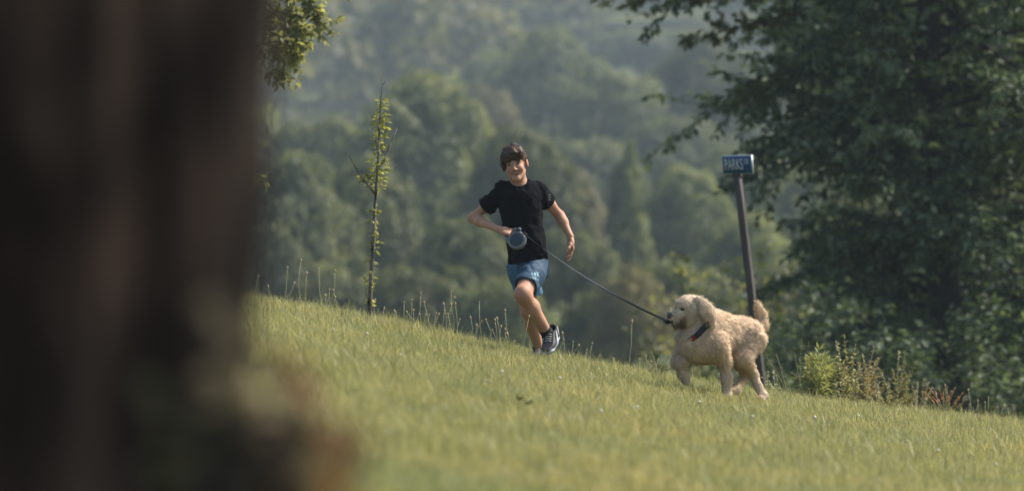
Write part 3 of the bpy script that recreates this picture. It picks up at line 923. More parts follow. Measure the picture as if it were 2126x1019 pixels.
# face details
eye_n = 0
for sx in (-1, 1):
    m = MB(); m.ball(H(sx * 0.0275, 0.0772, 0.002), (0.0115, 0.0046, 0.0043), HM, 14); e = pb(m, 'eye', M_eye)
    m = MB(); m.ball(H(sx * 0.0275 - 0.0006, 0.0790, 0.0020), (0.0050, 0.0040, 0.0043), HM, 10); pb(m, 'iris', M_iris, e)
    m = MB(); m.tube([H(sx * 0.0165, 0.0800, 0.0030), H(sx * 0.022, 0.0818, 0.0062), H(sx * 0.030, 0.0812, 0.0064), H(sx * 0.0385, 0.0755, 0.0030)], [0.0005, 0.0009, 0.0009, 0.0005], 5); pb(m, 'eyelashes', M_brow, e)
    m = MB(); m.tube([H(sx * 0.012, 0.0860, 0.0165), H(sx * 0.024, 0.0835, 0.0205), H(sx * 0.034, 0.0765, 0.0195), H(sx * 0.043, 0.0665, 0.0145)], [0.0014, 0.0021, 0.0019, 0.0010], 6, flat=0.5); pb(m, 'eyebrow', M_brow)
arc = lambda x: (x, 0.0780 - 7 * x * x, -0.0535 + 12 * x * x)
m = MB(); m.tube([H(*arc(x)) for x in np.linspace(-0.025, 0.025, 9)], [0.003, 0.006, 0.0065, 0.0065, 0.0065, 0.0065, 0.0065, 0.006, 0.003], 6, flat=0.4); mouth = pb(m, 'mouth', M_mouth)
m = MB(); m.tube([H(x, 0.0815 - 7 * x * x, -0.0510 + 11 * x * x) for x in np.linspace(-0.0185, 0.0185, 9)], [0.0015, 0.0026, 0.003, 0.0032, 0.0032, 0.0032, 0.003, 0.0026, 0.0015], 6, flat=0.6); pb(m, 'teeth', M_teeth, mouth)
m = MB(); m.tube([H(x, 0.0825 - 8 * x * x, -0.0468 + 9.0 * x * x) for x in np.linspace(-0.025, 0.025, 9)], [0.0008, 0.0015, 0.002, 0.0022, 0.002, 0.0022, 0.002, 0.0015, 0.0008], 6); pb(m, 'upper_lip', M_lip, mouth)
m = MB(); m.tube([H(x, 0.0810 - 8 * x * x, -0.0600 + 16.0 * x * x) for x in np.linspace(-0.024, 0.024, 9)], [0.0008, 0.002, 0.0027, 0.003, 0.003, 0.003, 0.0027, 0.002, 0.0008], 6); pb(m, 'lower_lip', M_lip, mouth)

# hair: a mass with strands laid over it
HF = Field(HC - 0.17, HC + 0.17, 0.0035)
HF.ell(H(0, -0.020, 0.042), (0.0715, 0.094, 0.076), HM, 0.0)
HF.ell(H(-0.004, 0.050, 0.060), (0.060, 0.048, 0.038), HM, 0.025)
HF.ell(H(-0.060, 0.012, 0.014), (0.013, 0.032, 0.032), HM, 0.02)                    # longer on the far side
HF.ell(H(0.002, 0.088, -0.045), (0.057, 0.056, 0.074), HM, 0.010, sub=True)      # open face
HF.ell(H(0.076, 0.005, -0.036), (0.026, 0.05, 0.052), HM, 0.01, sub=True)        # clear of the visible ear
HF.ell(H(0, 0.02, -0.12), (0.10, 0.12, 0.07), HM, 0.01, sub=True)
HF.wrinkle(lambda x, y, z: 0.009 * noise3(x * 38, y * 38, z * 38, 4))
hv, hq = HF.arrays()
rg = np.random.default_rng(3)
hair = obj('hair', np_mesh('hair', hv - PB, None, hq, np.tile(np.array([0.022, 0.013, 0.009]), (len(hv), 1))), M_hair, person)
# locks of strands that follow the head from the crown
hbvh = BVHTree.FromPolygons([tuple(v) for v in hv], [tuple(q) for q in hq])
loc_ = (hv - HC) @ HM
ok = np.nonzero((loc_[:, 2] > 0.022) | ((loc_[:, 1] < 0.0) & (loc_[:, 2] > -0.012)))[0]
crown_pt = np.array([0.012, -0.060, 0.125])
SV, SQ, ST, SCc = [], [], [], []
for si, v0 in enumerate(rg.choice(ok, 1700)):
    p = hv[v0].copy(); q = loc_[v0]
    L = 0.045 + 0.040 * rg.random(); jit = rg.normal(size=3) * (0.10 if rg.random() < 0.75 else 0.35)
    lockn = noise3(q[0] * 55, q[1] * 55, q[2] * 25, 8)
    lift = 0.0005 + 0.0040 * rg.random() + 0.009 * max(0.0, float(lockn)); w = 0.0011 + 0.0009 * rg.random(); pts = []
    for stp in range(5):
        hit = hbvh.find_nearest(Vector(tuple(p)))
        n = np.array(hit[1]); 
        if n @ (p - HC) < 0: n = -n
        c = np.array(hit[0]) + n * lift * (0.6 + 0.3 * stp if si % 5 == 0 else (1.0 if stp < 4 else 0.3))
        ql = (p - HC) @ HM
        if stp >= 3 and ql[1] > 0.02 and ql[2] < 0.06: c = p - n * 0.001     # tips of the fringe hang free
        ql = (c - HC) @ HM
        f = ql - crown_pt
        f = unit(f) + np.array([0.55 * smoothstep(0.0, 0.06, ql[1]), 0.1, -0.1 + 0.5 * float(lockn) * 0.3])
        f = HM @ f + jit
        f = unit(f - n * (f @ n)); pts.append((c, unit(np.cross(f, n))))
        p = c + f * L / 4
    b0 = len(SV)
    for stp, (c, sd) in enumerate(pts[:-1]): SV += [c - sd * w, c + sd * w]
    SV.append(pts[-1][0])
    SQ += [[b0, b0 + 1, b0 + 3, b0 + 2], [b0 + 2, b0 + 3, b0 + 5, b0 + 4], [b0 + 4, b0 + 5, b0 + 7, b0 + 6]]; ST.append([b0 + 6, b0 + 7, b0 + 8])
    col = np.array([0.016, 0.009, 0.006]) + np.array([0.13, 0.072, 0.040]) * rg.random() ** 1.8  # lighter strands paint sunlit highlights into the hair
    SCc += [col] * 9
st = obj('strands', np_mesh('strands', np.array(SV) - PB, ST, SQ, np.array(SCc)), M_hair, hair); st['kind'] = 'stuff'


# shirt
def folds(seed, amp, fx, fz):
    def fn(x, y, z):
        a = noise3(x * fx, y * fx, z * fz, seed); b_ = noise3((x + z * 0.6) * fx * 1.7, y * fx * 1.2, (z - x * 0.5) * fz * 1.6, seed + 1)
        return amp * (np.abs(a) * 1.4 + 0.6 * np.abs(b_) - 0.6)
    return fn


S = Field(PB + np.array([-0.50, -0.30, 0.45]), PB + np.array([0.25, 0.36, 1.28]), 0.004)
S.cap(J(1078, 418), J(1093, 520), 0.127, 0.117, 0.0, ax=FACE, sc=1.32)
S.cap(J(1093, 510), J(1097, 560), 0.118, 0.126, 0.03, ax=FACE, sc=1.2)
S.cap(shR + np.array([0.01, 0, 0.004]), shL + np.array([-0.01, 0, 0.004]), 0.050, 0.050, 0.04)
S.cap(J(1079, 389, 0.015), J(1078, 398, 0.0), 0.066, 0.08, 0.03, ax=FACE, sc=1.2)
slR = shR + (elR - shR) * 0.62; slL = shL + (elL - shL) * 0.52
S.cap(shR, slR, 0.054, 0.055, 0.03); S.cap(shL, slL, 0.053, 0.052, 0.03)
S.wrinkle(folds(31, 0.015, 11, 7)); S.wrinkle(folds(37, 0.007, 26, 15))
S.cut_local(shR + (elR - shR) * 0.60, elR - shR, 0.085); S.cut_local(shL + (elL - shL) * 0.50, elL - shL, 0.08)
hl, hr = J(1056, 550), J(1139, 537); S.plane((hl + hr) / 2, (hl[2] - hr[2], 0.02, -(hr[0] - hl[0])) if False else np.cross(hr - hl, (0, 1, 0)) * (1 if np.cross(hr - hl, (0, 1, 0))[2] < 0 else -1))
S.ell(J(1077, 371.5, -0.035), (0.054, 0.085, 0.047), None, 0.006, sub=True)      # neckline
S.cap(elR, shR + (elR - shR) * 0.54, 0.034, 0.036, 0.0, sub=True); S.cap(elL, shL + (elL - shL) * 0.44, 0.033, 0.035, 0.0, sub=True)
shirt = obj('t_shirt', S.mesh('t_shirt', None, PB), M_shirt, person)
sv, sq = S.arrays(); SHIRT_BVH = BVHTree.FromPolygons([tuple(v) for v in sv], [tuple(q) for q in sq])
# shorts
def shorts_leg(hip, knee, t, r0, r1, name, mat, extra, seed):
    f = Field(np.minimum(hip, knee) - 0.2, np.maximum(hip, knee) + 0.2, 0.004)
    end = hip + (knee - hip) * t
    f.cap(hip, hip + (knee - hip) * (t + 0.15), r0, r1, 0.0)
    for e in extra: f.cap(*e)
    f.wrinkle(folds(seed, 0.012, 13, 9)); f.wrinkle(folds(seed + 4, 0.003, 26, 16))
    n = unit(knee - hip); f.cut_local(end, n, 0.13)
    f.cap(hip + (knee - hip) * (t - 0.25), knee, r1 - 0.007, r1 - 0.006, 0.0, sub=True)
    return f


pel = (J(1095, 535, 0.0), J(1099, 560, 0.0), 0.116, 0.112, 0.03, FACE, 1.25)
fL = shorts_leg(hipL, knL, 0.74, 0.086, 0.066, 'l', None, [pel], 51)
fR = shorts_leg(hipR, J(1104, 640, 0.05), 0.72, 0.086, 0.078, 'r', None, [(J(1090, 540, 0.01), J(1092, 560, 0.01), 0.108, 0.104, 0.03, FACE, 1.25)], 52)
top_n = -np.cross(hr - hl, (0, 1, 0)) * (1 if np.cross(hr - hl, (0, 1, 0))[2] < 0 else -1)
for f in (fL, fR): f.plane((hl + hr) / 2 + np.array([0, 0, 0.004]), top_n)
shorts = obj('shorts', fL.mesh('shorts', None, PB), M_shorts_shade, person)
obj('shorts_leg', fR.mesh('shorts_leg', None, PB), M_shorts_lit, shorts)
lv, lq = fL.arrays(); SHORTS_BVH = BVHTree.FromPolygons([tuple(v) for v in lv], [tuple(q) for q in lq])


def text_mesh(txt, size, extrude=0.0):
    cu = bpy.data.curves.new('lettering', 'FONT'); cu.body = txt; cu.size = size; cu.extrude = extrude; cu.align_x = 'CENTER'; cu.align_y = 'CENTER'; cu.resolution_u = 3
    o = bpy.data.objects.new('lettering', cu); COL.objects.link(o)
    me = bpy.data.meshes.new_from_object(o.evaluated_get(bpy.context.evaluated_depsgraph_get()))
    bpy.data.objects.remove(o); bpy.data.curves.remove(cu)
    return me


def lay_on(me, bvh, origin, ux, uy, off=0.0025):
    """lay a flat mesh on a surface, projected along the outward normal there"""
    o = Vector(tuple(origin)); ux = Vector(tuple(ux)).normalized(); uy = Vector(tuple(uy)); uy = (uy - ux * uy.dot(ux)).normalized(); n = ux.cross(uy)
    if n.y > 0: n = -n
    for v in me.vertices:
        p = o + ux * v.co.x + uy * v.co.y
        hit = bvh.ray_cast(p + n * 0.25, -n, 0.6)
        q = hit[0] if hit[0] is not None else p
        v.co = q + n * off - Vector(tuple(PB))
    return me


lo_c = J(1109, 574, -0.15)
obj('logo_text', lay_on(text_mesh('adidas', 0.026), SHORTS_BVH, lo_c + np.array([0, 0, -0.008]), (0.95, 0, -0.32), (0.32, 0, 0.95)), M_print, shorts)
for k, hgt in enumerate((0.010, 0.017, 0.024)):
    x0 = -0.022 + k * 0.018
    me = bpy.data.meshes.new('logo_stripe')
    vs = [(x0, 0, 0), (x0 + 0.011, 0, 0), (x0 + 0.011 - hgt * 0.5, hgt, 0), (x0 - hgt * 0.5, hgt, 0)]
    me.from_pydata([(a, b_, 0) for a, b_, c in vs], [], [(0, 1, 2, 3)])
    obj('logo_stripe', lay_on(me, SHORTS_BVH, lo_c + np.array([0.004, 0, 0.006]), (0.95, 0, -0.32), (0.32, 0, 0.95)), M_print, shorts)
obj('hem_mark', lay_on(text_mesh('adidas', 0.010), SHIRT_BVH, J(1124, 527, -0.1), (1, 0, 0.05), (0, 0, 1)), M_greyprint, shirt)
for k in range(3):
    me = bpy.data.meshes.new('sleeve_stripe'); me.from_pydata([(0, 0, 0), (0.012, 0.004, 0), (0.012, 0.007, 0), (0, 0.003, 0)], [], [(0, 1, 2, 3)])
    obj('sleeve_stripe', lay_on(me, SHIRT_BVH, J(1139, 405 + 5 * k, -0.05), (0.9, 0, -0.3), (0.3, 0, 0.9), 0.003), M_greyprint, shirt)

# socks and shoes
for an, kn in ((anL, knL), (anR, knR)):
    d = unit(an - kn)
    m = MB(); m.tube([an - d * 0.040, an - d * 0.036, an - d * 0.01, an + d * 0.02, an + d * 0.055], [0.030, 0.0375, 0.0375, 0.040, 0.042], 18); pb(m, 'sock', M_sock)


def shoe(heel, toe, up, an):
    y = unit(toe - heel); z = up - y * (up @ y); z = unit(z); M = np.stack([np.cross(y, z), y, z], 1)
    G = lambda x, yy, zz: heel + M @ np.array([x, yy, zz])
    f = Field(np.array([-0.07, -0.03, -0.02]), np.array([0.07, 0.27, 0.14]), 0.003)
    f.cap((0, 0.035, 0.042), (0, 0.17, 0.034), 0.036, 0.037, 0.0, ax=(0, 0, 1), sc=1.05)
    f.cap((0, 0.15, 0.03), (0.004, 0.205, 0.026), 0.040, 0.030, 0.02, ax=(0, 0, 1), sc=1.3)
    f.cap((0, 0.035, 0.055), (0, 0.030, 0.082), 0.038, 0.038, 0.02); f.cap((0, 0.06, 0.07), (0, 0.125, 0.056), 0.026, 0.024, 0.02)
    f.plane((0, 0, 0.095), (0, 0.25, 1)); f.cap((0, 0.042, 0.075), (0, 0.04, 0.13), 0.033, 0.036, 0.0, sub=True)
    f.plane((0, 0, 0.02), (0, 0, -1))
    V, Q = f.arrays(); V = V @ M.T + heel
    up_ = obj('shoe', np_mesh('shoe', V - PB, None, Q), M_shoe, person)
    f = Field(np.array([-0.08, -0.04, -0.03]), np.array([0.08, 0.28, 0.08]), 0.003)
    f.cap((0, 0.033, 0.014), (0, 0.10, 0.012), 0.040, 0.036, 0.0, ax=(0, 0, 1), sc=1.8)
    f.cap((0, 0.10, 0.012), (0.003, 0.20, 0.016), 0.038, 0.040, 0.02, ax=(0, 0, 1), sc=2.2)
    f.cap((0, 0.012, 0.02), (0, 0.02, 0.045), 0.026, 0.020, 0.02)
    V, Q = f.arrays(); V = V @ M.T + heel
    obj('sole', np_mesh('sole', V - PB, None, Q), M_sole, up_)
    mb = MB()
    for i, yy in enumerate((0.105, 0.122, 0.139, 0.155)):
        zz = 0.083 - (yy - 0.105) * 0.42
        mb.tube([G(-0.019, yy, zz - 0.008), G(-0.008, yy + 0.003, zz), G(0.008, yy - 0.003, zz), G(0.019, yy, zz - 0.008)], 0.0025, 5)
    pb(mb, 'laces', M_trim, up_)
    for sx in (-1, 1):
        mb = MB(); mb.tube([G(sx * 0.036, 0.055, 0.072), G(sx * 0.040, 0.085, 0.055), G(sx * 0.042, 0.115, 0.035), G(sx * 0.042, 0.14, 0.026)], [0.003, 0.0065, 0.0065, 0.004], 6); pb(mb, 'side_stripe', M_trim, up_)
        mb = MB(); mb.tube([G(sx * 0.037, 0.01, 0.08), G(sx * 0.039, 0.03, 0.05), G(sx * 0.040, 0.05, 0.028)], [0.003, 0.005, 0.004], 6); pb(mb, 'heel_stripe', M_trim, up_)
    return up_


shoe(J(1152, 703, 0.005), J(1138, 738, -0.205), np.array([-0.25, -0.35, 0.9]), anL)
shoe(J(1122, 750, 0.31), J(1112, 757, 0.10), np.array([0, 0, 1.0]), anR)
# ------------------------------------------------------------------ the dog
DD = 21.75


def K(px, py, dz=0.0):
    return np.array(W(px, py, DD + dz))


GB = np.array(ground_at(1510, DD))
dog = empty('dog', GB, 'cream curly-coated dog with a dark and red collar trotting on the grass', 'dog')
th = R(36)
hd = np.array([-math.cos(th), -math.sin(th), 0.0]); nr = np.array([math.sin(th), -math.cos(th), 0.0])   # heading, near side
M_dog = attr_mat('dog_skin', rough=0.8, spec=0.1)
M_fur = attr_mat('dog_fur', rough=0.75, spec=0.12, trans=0.18, tcol=(1.0, 0.9, 0.7))
M_nose = plain('dog_nose', (0.018, 0.013, 0.012), rough=0.35, var=0.2, spec=0.5)
M_collar = plain('black_webbing', (0.012, 0.013, 0.016), rough=0.7, var=0.3, scale=150, bump=0.3)
M_red = plain('red_webbing', (0.22, 0.022, 0.018), rough=0.7, var=0.2, scale=150, bump=0.2)

C1 = K(1457, 706, 0.0); C2 = K(1546, 700, 0.19); CM = (C1 + C2) / 2
f = Field(GB + np.array([-0.52, -0.50, -0.12]), GB + np.array([0.42, 0.60, 0.70]), 0.0045)
BM = np.stack([hd, nr, np.array([0, 0, 1.0])], 1)
f.ell(C1 + np.array([0.01, 0, 0.0]), (0.145, 0.108, 0.132), BM, 0.0)                    # chest
f.ell(CM + np.array([0, 0, 0.012]), (0.19, 0.102, 0.115), BM, 0.05)                      # barrel
f.ell(C2 + np.array([-0.01, 0, 0.005]), (0.110, 0.094, 0.108), BM, 0.05)                # rump
f.ell(K(1480, 668, 0.05), (0.11, 0.08, 0.06), BM, 0.05)                                 # withers
f.cap(K(1462, 690, 0.01), K(1440, 650, -0.04), 0.085, 0.064, 0.05)                       # neck
f.ell(K(1432, 712, -0.05), (0.062, 0.075, 0.080), BM, 0.04)                              # breast
# head
hq_ = R(28); hh = np.array([-math.cos(hq_) * 0.97, -math.sin(hq_) * 0.97, -0.22]); hh = unit(hh); hup = unit(np.array([0, 0, 1.0]) - hh * hh[2]); hsd = np.cross(hh, hup)
if hsd[1] > 0: hsd = -hsd                                                                # towards the camera
DM = np.stack([hh, hsd, hup], 1); DC = K(1434, 641, -0.07)
def DHd(a, b_, c): return DC + DM @ np.array([a, b_, c])
f.ell(DHd(0.0, 0, 0.004), (0.076, 0.066, 0.070), DM, 0.03)
f.ell(DHd(0.035, 0, 0.022), (0.055, 0.056, 0.050), DM, 0.02)
f.cap(DHd(0.05, 0, -0.018), DHd(0.112, 0, -0.020), 0.041, 0.036, 0.02, ax=DM[:, 2], sc=1.05)
f.cap(DHd(0.04, 0, -0.052), DHd(0.100, 0, -0.053), 0.032, 0.027, 0.015)
f.ell(DHd(0.035, 0, -0.055), (0.050, 0.043, 0.030), DM, 0.02)                            # whiskered cheeks
for sx in (-1, 1):
    f.ell(DHd(0.074, sx * 0.033, 0.018), (0.015, 0.014, 0.011), DM, 0.008, sub=True)
    p0, p1, p2 = DHd(-0.026, sx * 0.060, 0.042), DHd(-0.050, sx * 0.086, -0.014), DHd(-0.060, sx * 0.086, -0.088)
    f.cap(p0, p1, 0.026, 0.032, 0.012, ax=DM[:, 1], sc=1.9); f.cap(p1, p2, 0.032, 0.026, 0.012, ax=DM[:, 1], sc=1.9)
# legs
def leg(pts, rad, k=0.03):
    for a, b_, r1, r2 in zip(pts[:-1], pts[1:], rad[:-1], rad[1:]): f.cap(a, b_, r1, r2, k)


sN = C1 + nr * 0.075 - hd * 0.035 + np.array([0, 0, -0.03])
leg([sN, K(1503, 752, 0.0), K(1509, 785, 0.0), K(1509, 822, -0.005)], [0.076, 0.037, 0.027, 0.025])
f.cap(K(1509, 826, -0.005), K(1501, 830, -0.03), 0.034, 0.028, 0.02)
sF = C1 - nr * 0.07 + hd * 0.03 + np.array([0, 0, -0.04])
leg([sF, K(1418, 737, -0.02), K(1407, 752, -0.05), K(1418, 779, -0.02), K(1424, 791, -0.02)], [0.066, 0.036, 0.028, 0.024, 0.022])
hN = C2 + nr * 0.055 + np.array([0, 0, -0.01])
leg([hN, K(1542, 743, 0.06), K(1563, 777, 0.18), K(1581, 818, 0.14)], [0.086, 0.046, 0.025, 0.022])
f.cap(K(1583, 822, 0.14), K(1578, 828, 0.11), 0.031, 0.025, 0.02)
hF = C2 - nr * 0.055 + hd * 0.02 + np.array([0, 0, -0.02])
leg([hF, K(1532, 748, 0.19), K(1550, 776, 0.28), K(1527, 806, 0.22)], [0.072, 0.042, 0.025, 0.022])
f.cap(K(1526, 810, 0.22), K(1518, 813, 0.19), 0.030, 0.025, 0.02)
# tail, carried up
leg([K(1568, 684, 0.25), K(1582, 676, 0.28), K(1580, 654, 0.28), K(1570, 634, 0.26)], [0.028, 0.027, 0.023, 0.010], 0.02)
dv, dq = f.arrays()
tri = np.concatenate([dq[:, [0, 1, 2]], dq[:, [0, 2, 3]]])


def dog_col(V):
    c = np.tile(np.array([0.68, 0.53, 0.375]), (len(V), 1))
    n = noise3(V[:, 0] * 14, V[:, 1] * 14, V[:, 2] * 7, 15)[:, None]
    c = c * (1 + 0.14 * n)
    q = (V - DC) @ DM
    pale = np.array([0.74, 0.65, 0.53])
    hw = np.clip(np.exp(-((q - np.array([0.0, 0.0, 0.02])) ** 2).sum(1) / 0.010), 0, 1)[:, None]; c = c * (1 - hw) + pale * (1 + 0.1 * n) * hw       # pale head
    legw = smoothstep(0.24, 0.06, V[:, 2] - GB[2])[:, None] * 0.55; c = c * (1 - legw) + np.array([0.70, 0.59, 0.46]) * legw
    gold = np.exp(-(((V - (CM + np.array([0, 0, -0.05]))) / 0.16) ** 2).sum(1))[:, None] * 0.5; c = c * (1 - gold) + np.array([0.66, 0.48, 0.31]) * gold
    bw = smoothstep(-0.018, -0.045, q[:, 2]) * smoothstep(0.050, 0.085, q[:, 0]) * (np.abs(q[:, 1]) < 0.08) * (q[:, 2] > -0.10) * (q[:, 0] < 0.16); bw = bw[:, None] * 0.85   # stained beard
    c = c * (1 - bw) + np.array([0.06, 0.032, 0.02]) * bw
    mw = np.exp(-(((q - np.array([0.075, 0.04, -0.035])) / np.array([0.03, 0.05, 0.02])) ** 2).sum(1))[:, None] * 0.55; c = c * (1 - mw) + np.array([0.25, 0.13, 0.08]) * mw
    ew = np.exp(-(((q - np.array([0.066, 0.036, 0.017])) / 0.017) ** 2).sum(1))[:, None] * 0.75; c = c * (1 - ew) + np.array([0.22, 0.14, 0.09]) * ew
    return c


dbody = obj('body', np_mesh('body', dv - GB, None, dq, dog_col(dv)), M_dog, dog)
# coat
rg = np.random.default_rng(77)
e1, e2 = dv[tri[:, 1]] - dv[tri[:, 0]], dv[tri[:, 2]] - dv[tri[:, 0]]; cr = np.cross(e1, e2); ar = np.linalg.norm(cr, axis=1)
nst = 95000
ti = rg.choice(len(tri), nst, p=ar / ar.sum()); a, b_ = rg.random(nst), rg.random(nst); fl = a + b_ > 1; a[fl], b_[fl] = 1 - a[fl], 1 - b_[fl]
P0 = dv[tri[ti, 0]] + a[:, None] * e1[ti] + b_[:, None] * e2[ti]; N0 = unit(cr[ti])
q = (P0 - DC) @ DM
onhead = np.exp(-(q ** 2).sum(1) / 0.014) > 0.35
tailm = (P0[:, 0] > K(1569, 0, 0.26)[0]) & (P0[:, 2] > K(0, 690, 0.28)[2])
keep = ~((np.abs(np.abs(q[:, 1]) - 0.035) < 0.014) & (np.abs(q[:, 2] - 0.018) < 0.012) & (q[:, 0] > 0.05)) & ~((q[:, 0] > 0.138) & (np.abs(q[:, 2] + 0.01) < 0.025))
cc = K(1444, 676, -0.02); cz = unit(K(1440, 650, -0.04) - K(1462, 690, 0.01)); cz = unit(cz + np.array([-0.25, 0, 0.0]))
hgt_c = (P0 - cc) @ cz; keep &= ~((np.abs(hgt_c - 0.002) < 0.009) & (np.linalg.norm(P0 - cc, axis=1) < 0.15))
flow = -hd * 0.55 + np.array([0, 0, -0.8])
flow = np.tile(flow, (nst, 1)) + rg.normal(size=(nst, 3)) * 0.16
swirl = np.stack([noise3(P0[:, 0] * 22, P0[:, 1] * 22, P0[:, 2] * 22, s_) for s_ in (1, 2, 3)], 1); flow = flow + swirl * 0.25
hflow = -DM[:, 0] * 0.35 + np.array([0, 0, -0.9]); flow[onhead] = hflow + rg.normal(size=(onhead.sum(), 3)) * 0.2 + swirl[onhead] * 0.4
flow[tailm] = np.array([0.05, 0.0, 1.0]) + rg.normal(size=(tailm.sum(), 3)) * 0.3
flow = unit(flow - N0 * (flow * N0).sum(1, keepdims=True))
z0 = P0[:, 2] - GB[2]
Ls = 0.016 + 0.012 * rg.random(nst); Ls = np.where(onhead, 0.010 + 0.016 * rg.random(nst), Ls); Ls = np.where(z0 < 0.2, 0.008 + 0.006 * rg.random(nst), Ls); Ls = np.where(tailm, 0.018 + 0.018 * rg.random(nst), Ls)
Ls = np.where((q[:, 0] > 0.07) & onhead & (q[:, 2] > -0.03), Ls * 0.6, Ls); Ls = np.where((q[:, 0] < -0.01) & (q[:, 0] > -0.11) & (np.abs(q[:, 1]) > 0.06) & (np.abs(q[:, 2]) < 0.12), 0.03, Ls)
thr = (z0 > 0.2) & (((P0 - C1) @ hd) > 0.02) & ~onhead; Ls = np.where(thr, Ls * 1.35, Ls)
lkk = noise3(P0[:, 0] * 48, P0[:, 1] * 48, P0[:, 2] * 26, 33); Ls = Ls * (1 + 0.28 * lkk)
Ls = Ls[:, None]; lift = np.where(rg.random((nst, 1)) < 0.12, 0.55, 0.06 + 0.22 * rg.random((nst, 1)))
sd = unit(np.cross(flow, N0) + rg.normal(size=(nst, 3)) * 0.4); w = 0.0007 + 0.0006 * rg.random((nst, 1))
A1 = P0 + flow * Ls * 0.5 + N0 * Ls * lift; A2 = P0 + flow * Ls + N0 * Ls * lift * 0.9
SV = np.stack([P0 - sd * w, P0 + sd * w, A1 - sd * w * 0.9, A1 + sd * w * 0.9, A2], 1)[keep]
n_ = len(SV); k_ = np.arange(n_)[:, None] * 5
lk = noise3(P0[:, 0] * 48, P0[:, 1] * 48, P0[:, 2] * 26, 33)[keep][:, None]
fc = dog_col(P0)[keep] * (0.74 + 0.42 * rg.random((n_, 1))) * (1 + 0.13 * lk); fc = np.repeat(fc, 5, 0)
fme = np_mesh('fur', SV.reshape(-1, 3) - GB, k_ + [2, 3, 4], k_ + [0, 1, 3, 2], fc)
fnr = np.repeat(unit(N0 + rg.normal(size=(nst, 3)) * 0.20)[keep], 5, 0); fme.normals_split_custom_set_from_vertices(fnr.astype(float).tolist())
fur = obj('fur', fme, M_fur, dog); fur['kind'] = 'stuff'


def gb(mb, name, mat, parent=dog): return mb.build(name, mat, parent, GB)


for sx in (-1, 1):
    m = MB(); m.ball(DHd(0.0668, sx * 0.034, 0.018), 0.0120, None, 12); gb(m, 'eye', M_nose)
nb = Field(DHd(0.14, 0, 0) - 0.06, DHd(0.14, 0, 0) + 0.06, 0.003)
nb.ell(DHd(0.142, 0, -0.005), (0.016, 0.026, 0.020), DM, 0.0)
for sx in (-1, 1): nb.ell(DHd(0.152, sx * 0.010, -0.008), (0.006, 0.005, 0.004), DM, 0.003, sub=True)
obj('nose', nb.mesh('nose', None, GB), M_nose, dog)
m = MB(); m.tube([DHd(0.137, -0.014, -0.030), DHd(0.140, 0.0, -0.034), DHd(0.134, 0.018, -0.040), DHd(0.118, 0.028, -0.046)], [0.004, 0.006, 0.006, 0.003], 6); gb(m, 'mouth', M_nose)

# collar: a band round the neck, black at the side, red at the throat
cc = K(1444, 676, -0.02); cz = unit(K(1440, 650, -0.04) - K(1462, 690, 0.01)); cz = unit(cz + np.array([-0.25, 0, 0.0])); CX = unit(nr - cz * (nr @ cz)); CY = np.cross(cz, CX)
dbvh = BVHTree.FromPolygons([tuple(v) for v in dv], [tuple(q_) for q_ in dq])


def collar(a0, a1, name, mat, wid, off):
    V = []; Q = []; n = 28
    for i in range(n):
        a = a0 + (a1 - a0) * i / (n - 1); d = CX * math.cos(a) + CY * math.sin(a)
        hit = dbvh.ray_cast(Vector(tuple(cc + d * 0.25)), Vector(tuple(-d)), 0.24)
        r = (np.array(hit[0]) - cc) @ d if hit[0] is not None else 0.09
        r = min(max(r, 0.065), 0.112)
        for o_, t in ((-wid, off), (-wid * 0.9, off + 0.006), (wid * 0.9, off + 0.006), (wid, off)):
            V.append(cc + d * (r + t) + cz * o_)
    for i in range(n - 1):
        for k in range(3): Q.append([i * 4 + k, i * 4 + k + 1, i * 4 + 5 + k, i * 4 + 4 + k])
    m = MB(); m.add(V, (), Q); return gb(m, name, mat)


def ang_of(p):
    v = p - cc; return math.atan2(v @ CY, v @ CX)


aN = ang_of(cc + nr)
col_red = collar(0, 2 * math.pi, 'collar', M_collar, 0.0175, 0.019)
frt = ang_of(cc + hd * 1.0)
sgn = 1 if ((frt - aN + math.pi) % (2 * math.pi) - math.pi) > 0 else -1
col_blk = collar(aN + sgn * 0.80, aN + sgn * 2.6, 'collar_front', M_red, 0.0150, 0.0225); col_blk.parent = col_red
m = MB(); d = CX * math.cos(aN - sgn * 0.35) + CY * math.sin(aN - sgn * 0.35)
m.box(cc + d * 0.128, (0.010, 0.022, 0.017), np.stack([d, np.cross(cz, d), cz], 1)); bk = gb(m, 'buckle', M_collar, col_red)

# ------------------------------------------------------------------ the retractable leash
pc, gd, gn, gs = GRIP
M_case = plain('grey_case', (0.13, 0.15, 0.16), rough=0.42, var=0.1, scale=60, spec=0.4)
M_disc = plain('navy_disc', (0.03, 0.042, 0.06), rough=0.55, var=0.25, scale=160, bump=0.15)
M_tape = plain('black_leash_tape', (0.015, 0.016, 0.018), rough=0.45, var=0.2, scale=200, spec=0.5)
M_metal = plain('steel', (0.45, 0.45, 0.46), rough=0.3, var=0.1, metal=1.0)
LC = J(1074, 499, -0.19)
LB = LC.copy()
leash = empty('retractable_leash', LB, 'grey retractable dog leash held by the boy, its black tape running to the dog', 'leash')
ln_ = unit(np.array([-0.34, -0.86, 0.30])); LMx = basis(ln_, (1, 0, 0))
def lb(mb, name, mat, parent=leash): return mb.build(name, mat, parent, LB)


